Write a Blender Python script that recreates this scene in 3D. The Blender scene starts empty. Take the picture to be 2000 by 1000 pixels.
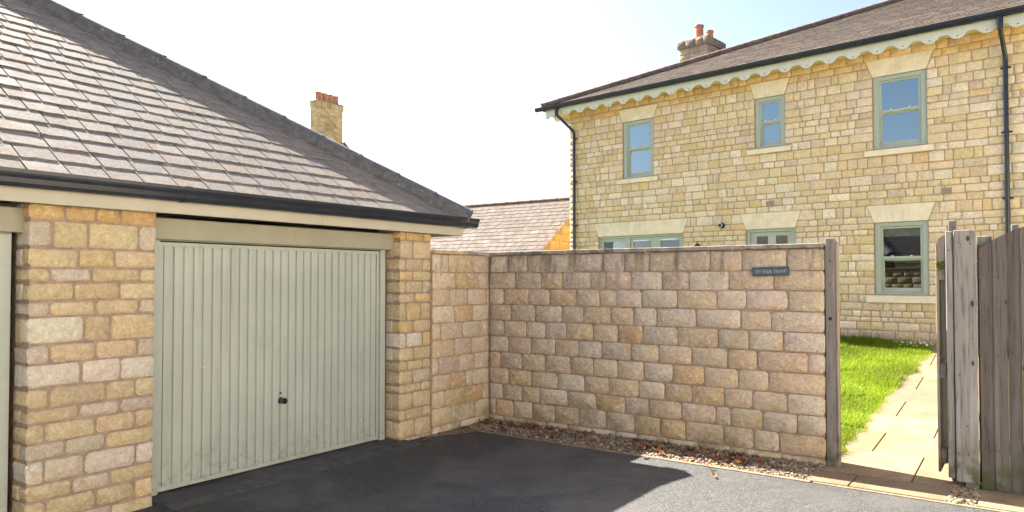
import bpy, math, random
import numpy as np
from mathutils import Vector
R = math.radians
scene = bpy.context.scene
COL = scene.collection

# ------------------------------------------------------------------ camera
cam_d = bpy.data.cameras.new('camera')
cam = bpy.data.objects.new('camera', cam_d)
COL.objects.link(cam)
cam.location = (0, 0, 1.66)
cam.rotation_euler = (R(91.36), 0, 0)
cam_d.sensor_width = 36.0
cam_d.lens = 1420 / 2000 * 36.0
cam_d.shift_y = 0.00665
cam_d.clip_start = 0.05
cam_d.clip_end = 3000
scene.camera = cam

# ------------------------------------------------------------------ directions of the plan
AU = 0.62290905          # heading of the garage front (from +Y towards +X)
AW = 0.82591652          # heading of the house front
U = Vector((math.sin(AU), math.cos(AU), 0)); V = Vector((-U.y, U.x, 0))
W = Vector((math.sin(AW), -math.cos(AW), 0)); N = Vector((math.cos(AW), math.sin(AW), 0))
G0 = Vector((-2.7276, 5.6020, 0))      # foot of the garage door, left
K0 = Vector((-0.2722, 8.6315, 0))      # inside corner of the boundary wall
H0 = Vector((1.3771, 17.3927, 0))      # left corner of the house front
ROT_G = math.atan2(U.y, U.x)           # local x = along the garage front, local y = into the garage
ROT_B = math.atan2(-V.y, -V.x)         # local x = along the wall to the right, local y = towards the garden
ROT_H = math.atan2(W.y, W.x)

# ------------------------------------------------------------------ sky, sun, exposure
SUN_EL = R(41.5)
sun_h = (V * math.cos(R(9.0)) + U * math.sin(R(9.0))).normalized()
sun_dir = Vector((sun_h.x * math.cos(SUN_EL), sun_h.y * math.cos(SUN_EL), math.sin(SUN_EL)))
world = bpy.data.worlds.new('World'); scene.world = world; world.use_nodes = True
wn = world.node_tree; wn.nodes.clear()
sky = wn.nodes.new('ShaderNodeTexSky'); sky.sky_type = 'NISHITA'; sky.sun_disc = False
sky.sun_elevation = SUN_EL
sky.sun_rotation = math.atan2(sun_h.x, sun_h.y)
sky.altitude = 50; sky.air_density = 0.6; sky.dust_density = 2.2; sky.ozone_density = 0.2
bg = wn.nodes.new('ShaderNodeBackground'); bg.inputs['Strength'].default_value = 0.05
wo = wn.nodes.new('ShaderNodeOutputWorld')
wn.links.new(sky.outputs[0], bg.inputs[0]); wn.links.new(bg.outputs[0], wo.inputs[0])
sun_d = bpy.data.lights.new('sun', 'SUN'); sun_d.energy = 3.9; sun_d.angle = R(0.5); sun_d.color = (1.0, 0.93, 0.82)
sun = bpy.data.objects.new('sun', sun_d); COL.objects.link(sun)
sun.rotation_euler = sun_dir.to_track_quat('Z', 'Y').to_euler()
sun.location = (-8, 10, 14)
vs = scene.view_settings
vs.view_transform = 'Standard'; vs.look = 'None'; vs.gamma = 1.0; vs.use_curve_mapping = False
vs.exposure = 2.95
scene.render.engine = 'CYCLES'
scene.cycles.max_bounces = 8; scene.cycles.diffuse_bounces = 5
scene.cycles.use_denoising = True

# ------------------------------------------------------------------ node helpers
def new_mat(name):
    m = bpy.data.materials.new(name); m.use_nodes = True
    nt = m.node_tree; nt.nodes.clear()
    out = nt.nodes.new('ShaderNodeOutputMaterial'); b = nt.nodes.new('ShaderNodeBsdfPrincipled')
    nt.links.new(b.outputs[0], out.inputs[0])
    return m, nt, b
def pos(nt, scale=(1, 1, 1), rot=(0, 0, 0), obj=False):
    if obj:
        g = nt.nodes.new('ShaderNodeTexCoord'); o = g.outputs['Object']
    else:
        g = nt.nodes.new('ShaderNodeNewGeometry'); o = g.outputs['Position']
    mp = nt.nodes.new('ShaderNodeMapping'); mp.inputs['Scale'].default_value = scale; mp.inputs['Rotation'].default_value = rot
    nt.links.new(o, mp.inputs['Vector']); return mp.outputs[0]
def noise(nt, vec, scale, detail=4, rough=0.55, dist=0.0):
    n = nt.nodes.new('ShaderNodeTexNoise'); n.inputs['Scale'].default_value = scale
    n.inputs['Detail'].default_value = detail; n.inputs['Roughness'].default_value = rough
    n.inputs['Distortion'].default_value = dist
    nt.links.new(vec, n.inputs['Vector']); return n.outputs[0]
def ramp(nt, fac, p0, p1, c0=0.0, c1=1.0):
    n = nt.nodes.new('ShaderNodeMapRange'); n.clamp = True; n.interpolation_type = 'SMOOTHSTEP'
    n.inputs[1].default_value = p0; n.inputs[2].default_value = p1; n.inputs[3].default_value = c0; n.inputs[4].default_value = c1
    nt.links.new(fac, n.inputs[0]); return n.outputs[0]
def mix(nt, a, b, fac, mode='MIX'):
    n = nt.nodes.new('ShaderNodeMix'); n.data_type = 'RGBA'; n.blend_type = mode; n.clamp_factor = True
    for sock, val in ((n.inputs[0], fac), (n.inputs[6], a), (n.inputs[7], b)):
        if hasattr(val, 'is_output'): nt.links.new(val, sock)
        elif isinstance(val, (int, float)): sock.default_value = val
        else: sock.default_value = (*val, 1.0)
    return n.outputs[2]
def math_n(nt, op, a, b):
    n = nt.nodes.new('ShaderNodeMath'); n.operation = op
    for i, val in enumerate((a, b)):
        if hasattr(val, 'is_output'): nt.links.new(val, n.inputs[i])
        else: n.inputs[i].default_value = val
    return n.outputs[0]
def attr(nt, name='tint'):
    n = nt.nodes.new('ShaderNodeAttribute'); n.attribute_name = name; return n.outputs['Color']
def height_z(nt):
    g = nt.nodes.new('ShaderNodeNewGeometry'); s = nt.nodes.new('ShaderNodeSeparateXYZ')
    nt.links.new(g.outputs['Position'], s.inputs[0]); return s.outputs[2]
def bump(nt, b, h, dist, strength=1.0, prev=None):
    n = nt.nodes.new('ShaderNodeBump'); n.inputs['Distance'].default_value = dist; n.inputs['Strength'].default_value = strength
    nt.links.new(h, n.inputs['Height'])
    if prev is not None: nt.links.new(prev, n.inputs['Normal'])
    nt.links.new(n.outputs[0], b.inputs['Normal']); return n.outputs[0]
def setc(nt, b, c):
    if hasattr(c, 'is_output'): nt.links.new(c, b.inputs['Base Color'])
    else: b.inputs['Base Color'].default_value = (*c, 1)

# ------------------------------------------------------------------ materials
def stone_mat(name, streak=0.0, pale_amt=0.5, stain=(0.46, 0.24, 0.07), stain_amt=0.55, pale=(0.62, 0.56, 0.45), algae=False, rough_bump=0.006):
    m, nt, b = new_mat(name); p = pos(nt)
    t = attr(nt)
    n1 = noise(nt, p, 8.0, 5, 0.65, 1.0)
    c = mix(nt, t, stain, math_n(nt, 'MULTIPLY', ramp(nt, n1, 0.55, 0.72), stain_amt))
    n2 = noise(nt, p, 11.0, 5, 0.65, 1.2)
    c = mix(nt, c, pale, math_n(nt, 'MULTIPLY', ramp(nt, n2, 0.50, 0.70), pale_amt))
    n3 = noise(nt, p, 70.0, 4, 0.7)
    c = mix(nt, c, (0.5, 0.5, 0.5), 0.55, 'OVERLAY') if False else c
    dk = ramp(nt, n3, 0.25, 0.75, 0.86, 1.12)
    comb = nt.nodes.new('ShaderNodeCombineColor'); [nt.links.new(dk, comb.inputs[i]) for i in range(3)]
    c = mix(nt, c, comb.outputs[0], 1.0, 'MULTIPLY')
    n4 = noise(nt, p, 26.0, 4, 0.7, 0.8)
    mk = ramp(nt, n4, 0.3, 0.7, 0.84, 1.14)
    cb2 = nt.nodes.new('ShaderNodeCombineColor'); [nt.links.new(mk, cb2.inputs[i]) for i in range(3)]
    c = mix(nt, c, cb2.outputs[0], 1.0, 'MULTIPLY')
    n5 = noise(nt, p, 2.3, 3, 0.6)
    c = mix(nt, c, (0.30, 0.25, 0.20), math_n(nt, 'MULTIPLY', ramp(nt, n5, 0.56, 0.72), 0.22))
    if streak:
        n8 = noise(nt, pos(nt, (2.6, 2.6, 0.35)), 1.5, 5, 0.65, 0.3)
        c = mix(nt, c, (0.27, 0.20, 0.12), math_n(nt, 'MULTIPLY', ramp(nt, n8, 0.53, 0.72), streak))
    if algae:
        z = height_z(nt)
        low = ramp(nt, z, 0.12, 0.62, 1.0, 0.0)
        n6 = noise(nt, p, 2.6, 4, 0.6)
        c = mix(nt, c, (0.19, 0.175, 0.065), math_n(nt, 'MULTIPLY', math_n(nt, 'MULTIPLY', low, ramp(nt, n6, 0.45, 0.68)), 0.65))
        hi = ramp(nt, z, 1.45, 1.95, 0.0, 1.0)
        n7 = noise(nt, pos(nt, (3.2, 3.2, 0.5)), 1.3, 4, 0.65)
        c = mix(nt, c, (0.12, 0.105, 0.08), math_n(nt, 'MULTIPLY', math_n(nt, 'MULTIPLY', hi, ramp(nt, n7, 0.50, 0.64)), 0.75))
    setc(nt, b, c)
    b.inputs['Roughness'].default_value = 0.9; b.inputs['Specular IOR Level'].default_value = 0.2
    h1 = noise(nt, p, 24.0, 5, 0.65, 0.4)
    pr = bump(nt, b, h1, rough_bump * 3.2, 1.0)
    bump(nt, b, n3, rough_bump * 0.5, 0.7, pr)
    return m
M = {}
M['garage_stone'] = stone_mat('garage_stone', stain_amt=0.35)
M['house_stone'] = stone_mat('house_stone', streak=0.3, stain=(0.45, 0.28, 0.09), stain_amt=0.25, pale=(0.68, 0.60, 0.47))
M['wall_stone'] = stone_mat('wall_stone', pale_amt=0.8, stain=(0.50, 0.29, 0.11), stain_amt=0.6, pale=(0.62, 0.53, 0.42), algae=True, rough_bump=0.007)

def plain(name, col, rough=0.6, var=0.0, vscale=8.0, bmp=0.0, bscale=80.0, spec=0.5, metal=0.0, dirt=None, dirt_scale=4, dirt_lim=(0.55, 0.7), dirt_amt=0.6):
    m, nt, b = new_mat(name); p = pos(nt)
    c = col
    if var > 0:
        n = noise(nt, p, vscale, 4, 0.6)
        lo = tuple(x * (1 - var) for x in col); hi = tuple(min(1, x * (1 + var)) for x in col)
        c = mix(nt, lo, hi, ramp(nt, n, 0.3, 0.7))
    if dirt:
        n = noise(nt, p, dirt_scale, 5, 0.65, 0.5)
        c = mix(nt, c, dirt, math_n(nt, 'MULTIPLY', ramp(nt, n, *dirt_lim), dirt_amt))
    setc(nt, b, c)
    b.inputs['Roughness'].default_value = rough; b.inputs['Specular IOR Level'].default_value = spec; b.inputs['Metallic'].default_value = metal
    if bmp > 0: bump(nt, b, noise(nt, p, bscale, 4, 0.6), bmp)
    return m
M['mortar'] = plain('mortar', (0.315, 0.225, 0.17), 0.95, 0.18, 20, 0.004, 150, 0.2)
M['wall_mortar'] = plain('wall_mortar', (0.33, 0.24, 0.175), 0.95, 0.2, 12, 0.004, 150, 0.2)
M['house_mortar'] = plain('house_mortar', (0.36, 0.265, 0.17), 0.95, 0.15, 20, 0.004, 150, 0.2)
M['dressed'] = plain('dressed_stone', (0.70, 0.61, 0.455), 0.85, 0.08, 5, 0.0015, 120, 0.2, dirt=(0.52, 0.39, 0.21), dirt_amt=0.3)
M['gpaint'] = plain('garage_paint', (0.365, 0.38, 0.315), 0.5, 0.07, 3, 0.0006, 60, 0.4, dirt=(0.20, 0.19, 0.13), dirt_scale=3, dirt_lim=(0.55, 0.8), dirt_amt=0.35)
def door_paint():
    m, nt, b = new_mat('garage_paint'); p = pos(nt)
    c = mix(nt, (0.335, 0.36, 0.315), (0.375, 0.40, 0.35), ramp(nt, noise(nt, p, 1.6, 4, 0.6), 0.35, 0.65))
    st = noise(nt, pos(nt, (9, 9, 0.5)), 1.6, 4, 0.65)
    c = mix(nt, c, (0.24, 0.235, 0.175), math_n(nt, 'MULTIPLY', ramp(nt, st, 0.54, 0.72), 0.4))
    z = height_z(nt)
    sp = math_n(nt, 'MULTIPLY', ramp(nt, z, 0.05, 0.5, 1.0, 0.0), ramp(nt, noise(nt, p, 16, 5, 0.7), 0.45, 0.7))
    c = mix(nt, c, (0.19, 0.165, 0.12), math_n(nt, 'MULTIPLY', sp, 0.55))
    sc = ramp(nt, noise(nt, p, 21, 2, 0.4, 2.0), 0.74, 0.78)
    c = mix(nt, c, (0.55, 0.55, 0.5), math_n(nt, 'MULTIPLY', sc, 0.6))
    setc(nt, b, c); b.inputs['Roughness'].default_value = 0.45; b.inputs['Specular IOR Level'].default_value = 0.4
    bump(nt, b, noise(nt, p, 2.2, 2, 0.5), 0.006, 0.5)
    return m
M['gpaint'] = door_paint()
M['lintelpaint'] = plain('lintel_paint', (0.29, 0.275, 0.195), 0.55, 0.07, 3, 0.0006, 60, 0.4, dirt=(0.18, 0.165, 0.11), dirt_scale=3, dirt_lim=(0.5, 0.75), dirt_amt=0.4)
M['fascia'] = plain('fascia_paint', (0.405, 0.375, 0.285), 0.5, 0.05, 3, 0.0004, 50, 0.4, dirt=(0.3, 0.27, 0.18), dirt_scale=5, dirt_lim=(0.58, 0.8), dirt_amt=0.3)
M['sage'] = plain('sage_paint', (0.345, 0.385, 0.315), 0.4, 0.04, 6, 0.0, 60, 0.5)
M['valance'] = plain('valance_paint', (0.52, 0.535, 0.455), 0.45, 0.04, 6, 0.0, 60, 0.5)
M['soffit'] = plain('soffit_paint', (0.55, 0.47, 0.24), 0.55, 0.05, 4)
M['black'] = plain('black_plastic', (0.014, 0.018, 0.027), 0.22, 0.2, 6, 0.0003, 40, 0.4, dirt=(0.07, 0.07, 0.065), dirt_scale=9, dirt_lim=(0.6, 0.8), dirt_amt=0.5)
M['white'] = plain('white_plastic', (0.75, 0.75, 0.72), 0.4)
M['blind'] = plain('white_blind', (0.8, 0.8, 0.8), 0.7, 0.03, 3)
M['curtain'] = plain('curtain_cloth', (0.68, 0.6, 0.42), 0.9, 0.15, 12)
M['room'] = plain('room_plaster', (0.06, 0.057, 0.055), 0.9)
M['dark'] = plain('dark_void', (0.02, 0.02, 0.02), 0.9)
M['terracotta'] = plain('terracotta', (0.42, 0.19, 0.105), 0.8, 0.25, 9, 0.002, 60, 0.3, dirt=(0.22, 0.15, 0.09), dirt_scale=8, dirt_amt=0.6)
M['lead'] = plain('lead_sheet', (0.24, 0.27, 0.30), 0.55, 0.15, 8)
M['ventmat'] = plain('vent_terracotta', (0.30, 0.24, 0.17), 0.8, 0.1, 30)
M['chrome'] = plain('chrome', (0.6, 0.6, 0.6), 0.2, metal=1.0)
M['knob'] = plain('black_knob', (0.01, 0.01, 0.012), 0.15, spec=0.7)
M['hip'] = plain('hip_tile', (0.085, 0.084, 0.088), 0.7, 0.25, 14, 0.004, 90, 0.45, dirt=(0.24, 0.20, 0.12), dirt_scale=26, dirt_lim=(0.58, 0.70), dirt_amt=0.8)
M['ridge'] = plain('ridge_tile', (0.15, 0.105, 0.08), 0.8, 0.3, 10, 0.003, 60, 0.3, dirt=(0.33, 0.27, 0.10), dirt_scale=7, dirt_amt=0.6)
M['brick'] = None
M['coping'] = plain('coping_stone', (0.27, 0.235, 0.19), 0.9, 0.25, 7, 0.004, 60, 0.2, dirt=(0.06, 0.058, 0.055), dirt_scale=5, dirt_lim=(0.48, 0.62), dirt_amt=0.8)
M['coping_pale'] = plain('coping_pale', (0.46, 0.32, 0.19), 0.9, 0.2, 7, 0.004, 60, 0.2)
M['signslate'] = plain('sign_slate', (0.062, 0.085, 0.10), 0.5, 0.15, 30, 0.0006, 120, 0.4)
M['letter'] = plain('letter_paint', (0.36, 0.38, 0.36), 0.7)
M['concrete'] = plain('concrete_edging', (0.20, 0.155, 0.105), 0.9, 0.2, 9, 0.003, 90, 0.2)
M['render'] = plain('bounce_render', (0.76, 0.71, 0.63), 0.9, 0.05, 2, 0.002, 60, 0.2)  # white chosen so the added row behind the camera bounces more sunlight
M['bounce_forecourt'] = plain('bounce_gravel', (0.46, 0.40, 0.31), 0.95, 0.15, 30, 0.01, 120, 0.1)
M['moss'] = plain('moss', (0.11, 0.12, 0.02), 0.95, 0.4, 60, 0.01, 200, 0.1)
M['petal'] = plain('white_petal', (0.8, 0.76, 0.78), 0.7)
M['weed'] = plain('weed_leaf', (0.10, 0.22, 0.04), 0.6)

def slate_mat(name, spec=0.06, rough=0.8, var=0.22, brown=(0.215, 0.175, 0.145), bmp=0.0025):
    m, nt, b = new_mat(name); p = pos(nt)
    t = attr(nt)
    n1 = noise(nt, p, 5, 4, 0.6, 0.5)
    c = mix(nt, t, brown, math_n(nt, 'MULTIPLY', ramp(nt, n1, 0.42, 0.68), 0.75))
    n2 = noise(nt, p, 40, 4, 0.7)
    dk = ramp(nt, n2, 0.3, 0.7, 1 - var, 1 + var)
    comb = nt.nodes.new('ShaderNodeCombineColor'); [nt.links.new(dk, comb.inputs[i]) for i in range(3)]
    c = mix(nt, c, comb.outputs[0], 1.0, 'MULTIPLY')
    setc(nt, b, c)
    b.inputs['Specular IOR Level'].default_value = spec
    nt.links.new(ramp(nt, n1, 0.3, 0.7, rough - 0.06, rough + 0.1), b.inputs['Roughness'])
    pr = bump(nt, b, noise(nt, p, 18, 5, 0.6, 0.3), bmp * 1.6, 0.7)
    bump(nt, b, n2, bmp * 0.5, 0.6, pr)
    return m
M['slate'] = slate_mat('roof_slate')
M['house_slate'] = slate_mat('house_slate', 0.06, 0.8, 0.22, (0.105, 0.080, 0.062))

def brick_mat():
    m, nt, b = new_mat('yellow_brick'); p = pos(nt)
    c = mix(nt, attr(nt), (0.20, 0.16, 0.05), math_n(nt, 'MULTIPLY', ramp(nt, noise(nt, p, 2.2, 4), 0.5, 0.68), 0.5))
    setc(nt, b, c); b.inputs['Roughness'].default_value = 0.9
    bump(nt, b, noise(nt, p, 60, 4), 0.003)
    return m
M['brick'] = brick_mat()

def wood_mat(name, base=(0.225, 0.208, 0.192), dark=(0.09, 0.082, 0.075), pale=(0.35, 0.335, 0.315), green=True):
    m, nt, b = new_mat(name)
    p = pos(nt, (1, 1, 0.06), obj=True)
    g = noise(nt, p, 55, 5, 0.65, 0.3)
    g2 = noise(nt, p, 14, 4, 0.6, 0.8)
    c = mix(nt, dark, base, ramp(nt, g, 0.28, 0.52))
    c = mix(nt, c, pale, math_n(nt, 'MULTIPLY', ramp(nt, g2, 0.45, 0.7), 0.7))
    # knots
    v = nt.nodes.new('ShaderNodeTexVoronoi'); v.inputs['Scale'].default_value = 5.0
    pk = pos(nt, (1.5, 1.5, 0.8), obj=True); nt.links.new(pk, v.inputs['Vector'])
    kn = ramp(nt, v.outputs['Distance'], 0.06, 0.13, 1.0, 0.0)
    c = mix(nt, c, (0.03, 0.024, 0.022), math_n(nt, 'MULTIPLY', kn, 0.9))
    c = mix(nt, c, attr(nt), 1.0, 'MULTIPLY')
    if green:
        z = height_z(nt)
        f = math_n(nt, 'MULTIPLY', ramp(nt, z, 0.05, 0.5, 0.8, 0.0), ramp(nt, noise(nt, pos(nt), 7, 4), 0.4, 0.6))
        c = mix(nt, c, (0.075, 0.08, 0.03), f)
    setc(nt, b, c); b.inputs['Roughness'].default_value = 0.85; b.inputs['Specular IOR Level'].default_value = 0.25
    bump(nt, b, g, 0.003)
    return m
M['wood'] = wood_mat('weathered_wood')

def asphalt_mat():
    m, nt, b = new_mat('asphalt'); p = pos(nt)
    n1 = noise(nt, p, 260, 3, 0.7); n2 = noise(nt, p, 1.1, 4, 0.6, 0.4)
    v = nt.nodes.new('ShaderNodeTexVoronoi'); v.inputs['Scale'].default_value = 95; nt.links.new(p, v.inputs['Vector'])
    c = mix(nt, (0.026, 0.027, 0.029), (0.080, 0.079, 0.076), ramp(nt, v.outputs['Color'], 0.25, 0.95))
    c = mix(nt, c, (0.092, 0.087, 0.081), math_n(nt, 'MULTIPLY', ramp(nt, n2, 0.44, 0.66), 0.5))
    n4 = noise(nt, p, 0.7, 3, 0.5)
    c = mix(nt, c, (0.022, 0.022, 0.023), math_n(nt, 'MULTIPLY', ramp(nt, n4, 0.54, 0.68), 0.55))
    oil = ramp(nt, noise(nt, p, 1.9, 3, 0.5, 0.8), 0.68, 0.74)
    c = mix(nt, c, (0.014, 0.013, 0.013), math_n(nt, 'MULTIPLY', oil, 0.6))
    dust = ramp(nt, noise(nt, p, 5.5, 6, 0.75, 0.5), 0.52, 0.75)
    c = mix(nt, c, (0.14, 0.125, 0.10), math_n(nt, 'MULTIPLY', dust, 0.28))
    sp = ramp(nt, noise(nt, p, 210, 2, 0.5), 0.66, 0.74)
    c = mix(nt, c, (0.26, 0.24, 0.21), math_n(nt, 'MULTIPLY', sp, 0.8))
    setc(nt, b, c); b.inputs['Specular IOR Level'].default_value = 0.45
    nt.links.new(ramp(nt, n2, 0.35, 0.65, 0.75, 0.58), b.inputs['Roughness'])
    bump(nt, b, v.outputs['Distance'], 0.003)
    return m
M['asphalt'] = asphalt_mat()
def thresh_mat():
    m, nt, b = new_mat('stained_concrete'); p = pos(nt)
    c = mix(nt, (0.055, 0.052, 0.048), (0.10, 0.092, 0.08), ramp(nt, noise(nt, p, 9, 5, 0.7), 0.35, 0.7))
    c = mix(nt, c, (0.02, 0.019, 0.019), math_n(nt, 'MULTIPLY', ramp(nt, noise(nt, p, 2.2, 5, 0.7, 0.6), 0.45, 0.7), 0.8))
    setc(nt, b, c); b.inputs['Roughness'].default_value = 0.9
    bump(nt, b, noise(nt, p, 90, 4), 0.004); return m
M['threshold'] = thresh_mat()
def paving_mat():
    m, nt, b = new_mat('sandstone_paving'); p = pos(nt)
    c = mix(nt, attr(nt), (0.145, 0.098, 0.055), math_n(nt, 'MULTIPLY', ramp(nt, noise(nt, p, 3.5, 5, 0.65), 0.42, 0.7), 0.7))
    dk = ramp(nt, noise(nt, p, 90, 4, 0.7), 0.25, 0.75, 0.75, 1.25)
    comb = nt.nodes.new('ShaderNodeCombineColor'); [nt.links.new(dk, comb.inputs[i]) for i in range(3)]
    c = mix(nt, c, comb.outputs[0], 1.0, 'MULTIPLY')
    setc(nt, b, c); b.inputs['Roughness'].default_value = 0.9; b.inputs['Specular IOR Level'].default_value = 0.2
    bump(nt, b, noise(nt, p, 40, 5), 0.004); return m
M['paving'] = paving_mat()
def tinted(name, rough=0.8, trans=0.0, spec=0.3):
    m, nt, b = new_mat(name); setc(nt, b, attr(nt)); b.inputs['Roughness'].default_value = rough
    b.inputs['Specular IOR Level'].default_value = spec
    if trans:
        t = nt.nodes.new('ShaderNodeBsdfTranslucent'); nt.links.new(attr(nt), t.inputs[0])
        mx = nt.nodes.new('ShaderNodeMixShader'); mx.inputs[0].default_value = trans
        out = [n for n in nt.nodes if n.type == 'OUTPUT_MATERIAL'][0]
        nt.links.new(b.outputs[0], mx.inputs[1]); nt.links.new(t.outputs[0], mx.inputs[2]); nt.links.new(mx.outputs[0], out.inputs[0])
    return m
M['pebble'] = tinted('pebble', 0.75)
M['grass'] = tinted('grass_blade', 0.6, 0.5, 0.25)
M['leaf'] = tinted('dead_leaf', 0.6, 0.15)
M['turf'] = plain('turf_soil', (0.10, 0.13, 0.02), 0.95, 0.3, 20)
M['earth'] = plain('earth', (0.10, 0.085, 0.055), 0.95, 0.3, 3)
def glass_mat(name, ior, tint):
    m, nt, b = new_mat(name); nt.nodes.remove(b)
    out = [n for n in nt.nodes if n.type == 'OUTPUT_MATERIAL'][0]
    tr = nt.nodes.new('ShaderNodeBsdfTransparent'); tr.inputs[0].default_value = (0.82, 0.86, 0.86, 1)
    gl = nt.nodes.new('ShaderNodeBsdfGlossy'); gl.inputs['Roughness'].default_value = 0.0; gl.inputs[0].default_value = tint
    fr = nt.nodes.new('ShaderNodeFresnel'); fr.inputs[0].default_value = ior      # double glazing
    mx = nt.nodes.new('ShaderNodeMixShader')
    nt.links.new(fr.outputs[0], mx.inputs[0]); nt.links.new(tr.outputs[0], mx.inputs[1]); nt.links.new(gl.outputs[0], mx.inputs[2])
    nt.links.new(mx.outputs[0], out.inputs[0]); return m
M['glass'] = glass_mat('window_glass', 1.75, (0.9, 0.95, 1.0, 1)); M['glass_up'] = glass_mat('coated_window_glass', 3.6, (0.84, 1.0, 0.96, 1))

# ------------------------------------------------------------------ mesh helpers
class MB:
    def __init__(s): s.v = []; s.f = []; s.c = []; s.tint = (1, 1, 1)
    def add(s, verts, faces, tint=None):
        o = len(s.v); s.v.extend(verts); s.f.extend([tuple(i + o for i in f) for f in faces])
        s.c.extend([tint or s.tint] * len(verts)); return s
    def box(s, x0, x1, y0, y1, z0, z1, tint=None, bev=0.0):
        if bev <= 0:
            v = [(x, y, z) for z in (z0, z1) for y in (y0, y1) for x in (x0, x1)]
            f = [(0, 2, 3, 1), (4, 5, 7, 6), (0, 1, 5, 4), (1, 3, 7, 5), (3, 2, 6, 7), (2, 0, 4, 6)]
            return s.add(v, f, tint)
        b = bev; v = []
        X = (x0, x1); Y = (y0, y1); Zs = (z0, z1); idx = {}
        for i in (0, 1):
            for j in (0, 1):
                for k in (0, 1):
                    sx, sy, sz = (1, -1)[i], (1, -1)[j], (1, -1)[k]
                    for ax in range(3):
                        p = [X[i] + sx * b, Y[j] + sy * b, Zs[k] + sz * b]
                        p[ax] = (X[i], Y[j], Zs[k])[ax]
                        idx[(i, j, k, ax)] = len(v); v.append(tuple(p))
        f = []
        q = [(0, 0), (1, 0), (1, 1), (0, 1)]
        for s_ in (0, 1):
            o = q if s_ else q[::-1]
            f.append(tuple(idx[(s_, a, c, 0)] for a, c in o))
            f.append(tuple(idx[(c, s_, a, 1)] for a, c in o))
            f.append(tuple(idx[(a, c, s_, 2)] for a, c in o))
        for i in (0, 1):
            for j in (0, 1):
                e = [(idx[(i, j, 0, 0)], idx[(i, j, 1, 0)], idx[(i, j, 1, 1)], idx[(i, j, 0, 1)]),
                     (idx[(0, i, j, 1)], idx[(1, i, j, 1)], idx[(1, i, j, 2)], idx[(0, i, j, 2)]),
                     (idx[(i, 0, j, 0)], idx[(i, 0, j, 2)], idx[(i, 1, j, 2)], idx[(i, 1, j, 0)])]
                flip = [(i + j) % 2 == 0, (i + j) % 2 == 0, (i + j) % 2 == 0]
                for q4, fl in zip(e, flip): f.append(q4 if not fl else q4[::-1])
                for k in (0, 1):
                    t = (idx[(i, j, k, 0)], idx[(i, j, k, 1)], idx[(i, j, k, 2)])
                    f.append(t if (i + j + k) % 2 else t[::-1])
        return s.add(v, f, tint)
    def prism(s, poly, axis, a0, a1, tint=None, caps=True):
        n = len(poly)
        def P(p, a):
            return {'x': (a, p[0], p[1]), 'y': (p[0], a, p[1]), 'z': (p[0], p[1], a)}[axis]
        v = [P(p, a0) for p in poly] + [P(p, a1) for p in poly]
        f = [(i, (i + 1) % n, n + (i + 1) % n, n + i) for i in range(n)]
        if caps: f += [tuple(range(n))[::-1], tuple(range(n, 2 * n))]
        return s.add(v, f, tint)
    def tube(s, pts, r, n=10, tint=None, caps=True):
        pts = [Vector(p) for p in pts]; rings = []; v = []
        up = Vector((0.13, 0.31, 0.94)).normalized()
        rr = r if isinstance(r, (list, tuple)) else [r] * len(pts)
        for i, p in enumerate(pts):
            d = (pts[min(i + 1, len(pts) - 1)] - pts[max(i - 1, 0)]).normalized()
            u_ = d.cross(up)
            if u_.length < 1e-3: u_ = d.cross(Vector((1, 0, 0)))
            u_.normalize(); w_ = d.cross(u_)
            for k in range(n):
                a = 2 * math.pi * k / n; v.append(tuple(p + u_ * math.cos(a) * rr[i] + w_ * math.sin(a) * rr[i]))
        f = []
        for i in range(len(pts) - 1):
            for k in range(n):
                f.append((i * n + k, i * n + (k + 1) % n, (i + 1) * n + (k + 1) % n, (i + 1) * n + k))
        if caps: f += [tuple(range(n))[::-1], tuple(range((len(pts) - 1) * n, len(pts) * n))]
        return s.add(v, f, tint)
    def lathe(s, prof, cx, cy, n=16, tint=None, axis='z', closed=False):
        v = []; m = len(prof)
        for k in range(n):
            a = 2 * math.pi * k / n
            for r, h in prof:
                q = (cx + r * math.cos(a), cy + r * math.sin(a), h) if axis == 'z' else (cx + r * math.cos(a), h, cy + r * math.sin(a))
                v.append(q)
        f = []
        for k in range(n):
            k2 = (k + 1) % n
            for i in range(m - 1): f.append((k * m + i, k2 * m + i, k2 * m + i + 1, k * m + i + 1))
        return s.add(v, f, tint)
    def build(s, name, mat, parent=None, smooth=False, angle=None, kind=None):
        me = bpy.data.meshes.new(name); me.from_pydata(s.v, [], s.f)
        ca = me.color_attributes.new('tint', 'FLOAT_COLOR', 'POINT')
        arr = np.ones((len(s.v), 4), dtype=np.float32)
        if s.c: arr[:, :3] = np.array(s.c, dtype=np.float32)
        ca.data.foreach_set('color', arr.ravel())
        if smooth: me.polygons.foreach_set('use_smooth', [True] * len(me.polygons))
        if smooth and angle: me.set_sharp_from_angle(angle=R(angle))
        me.materials.append(mat); me.update()
        o = bpy.data.objects.new(name, me); COL.objects.link(o)
        if parent is not None: o.parent = parent
        if kind: o['kind'] = kind
        return o
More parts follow.
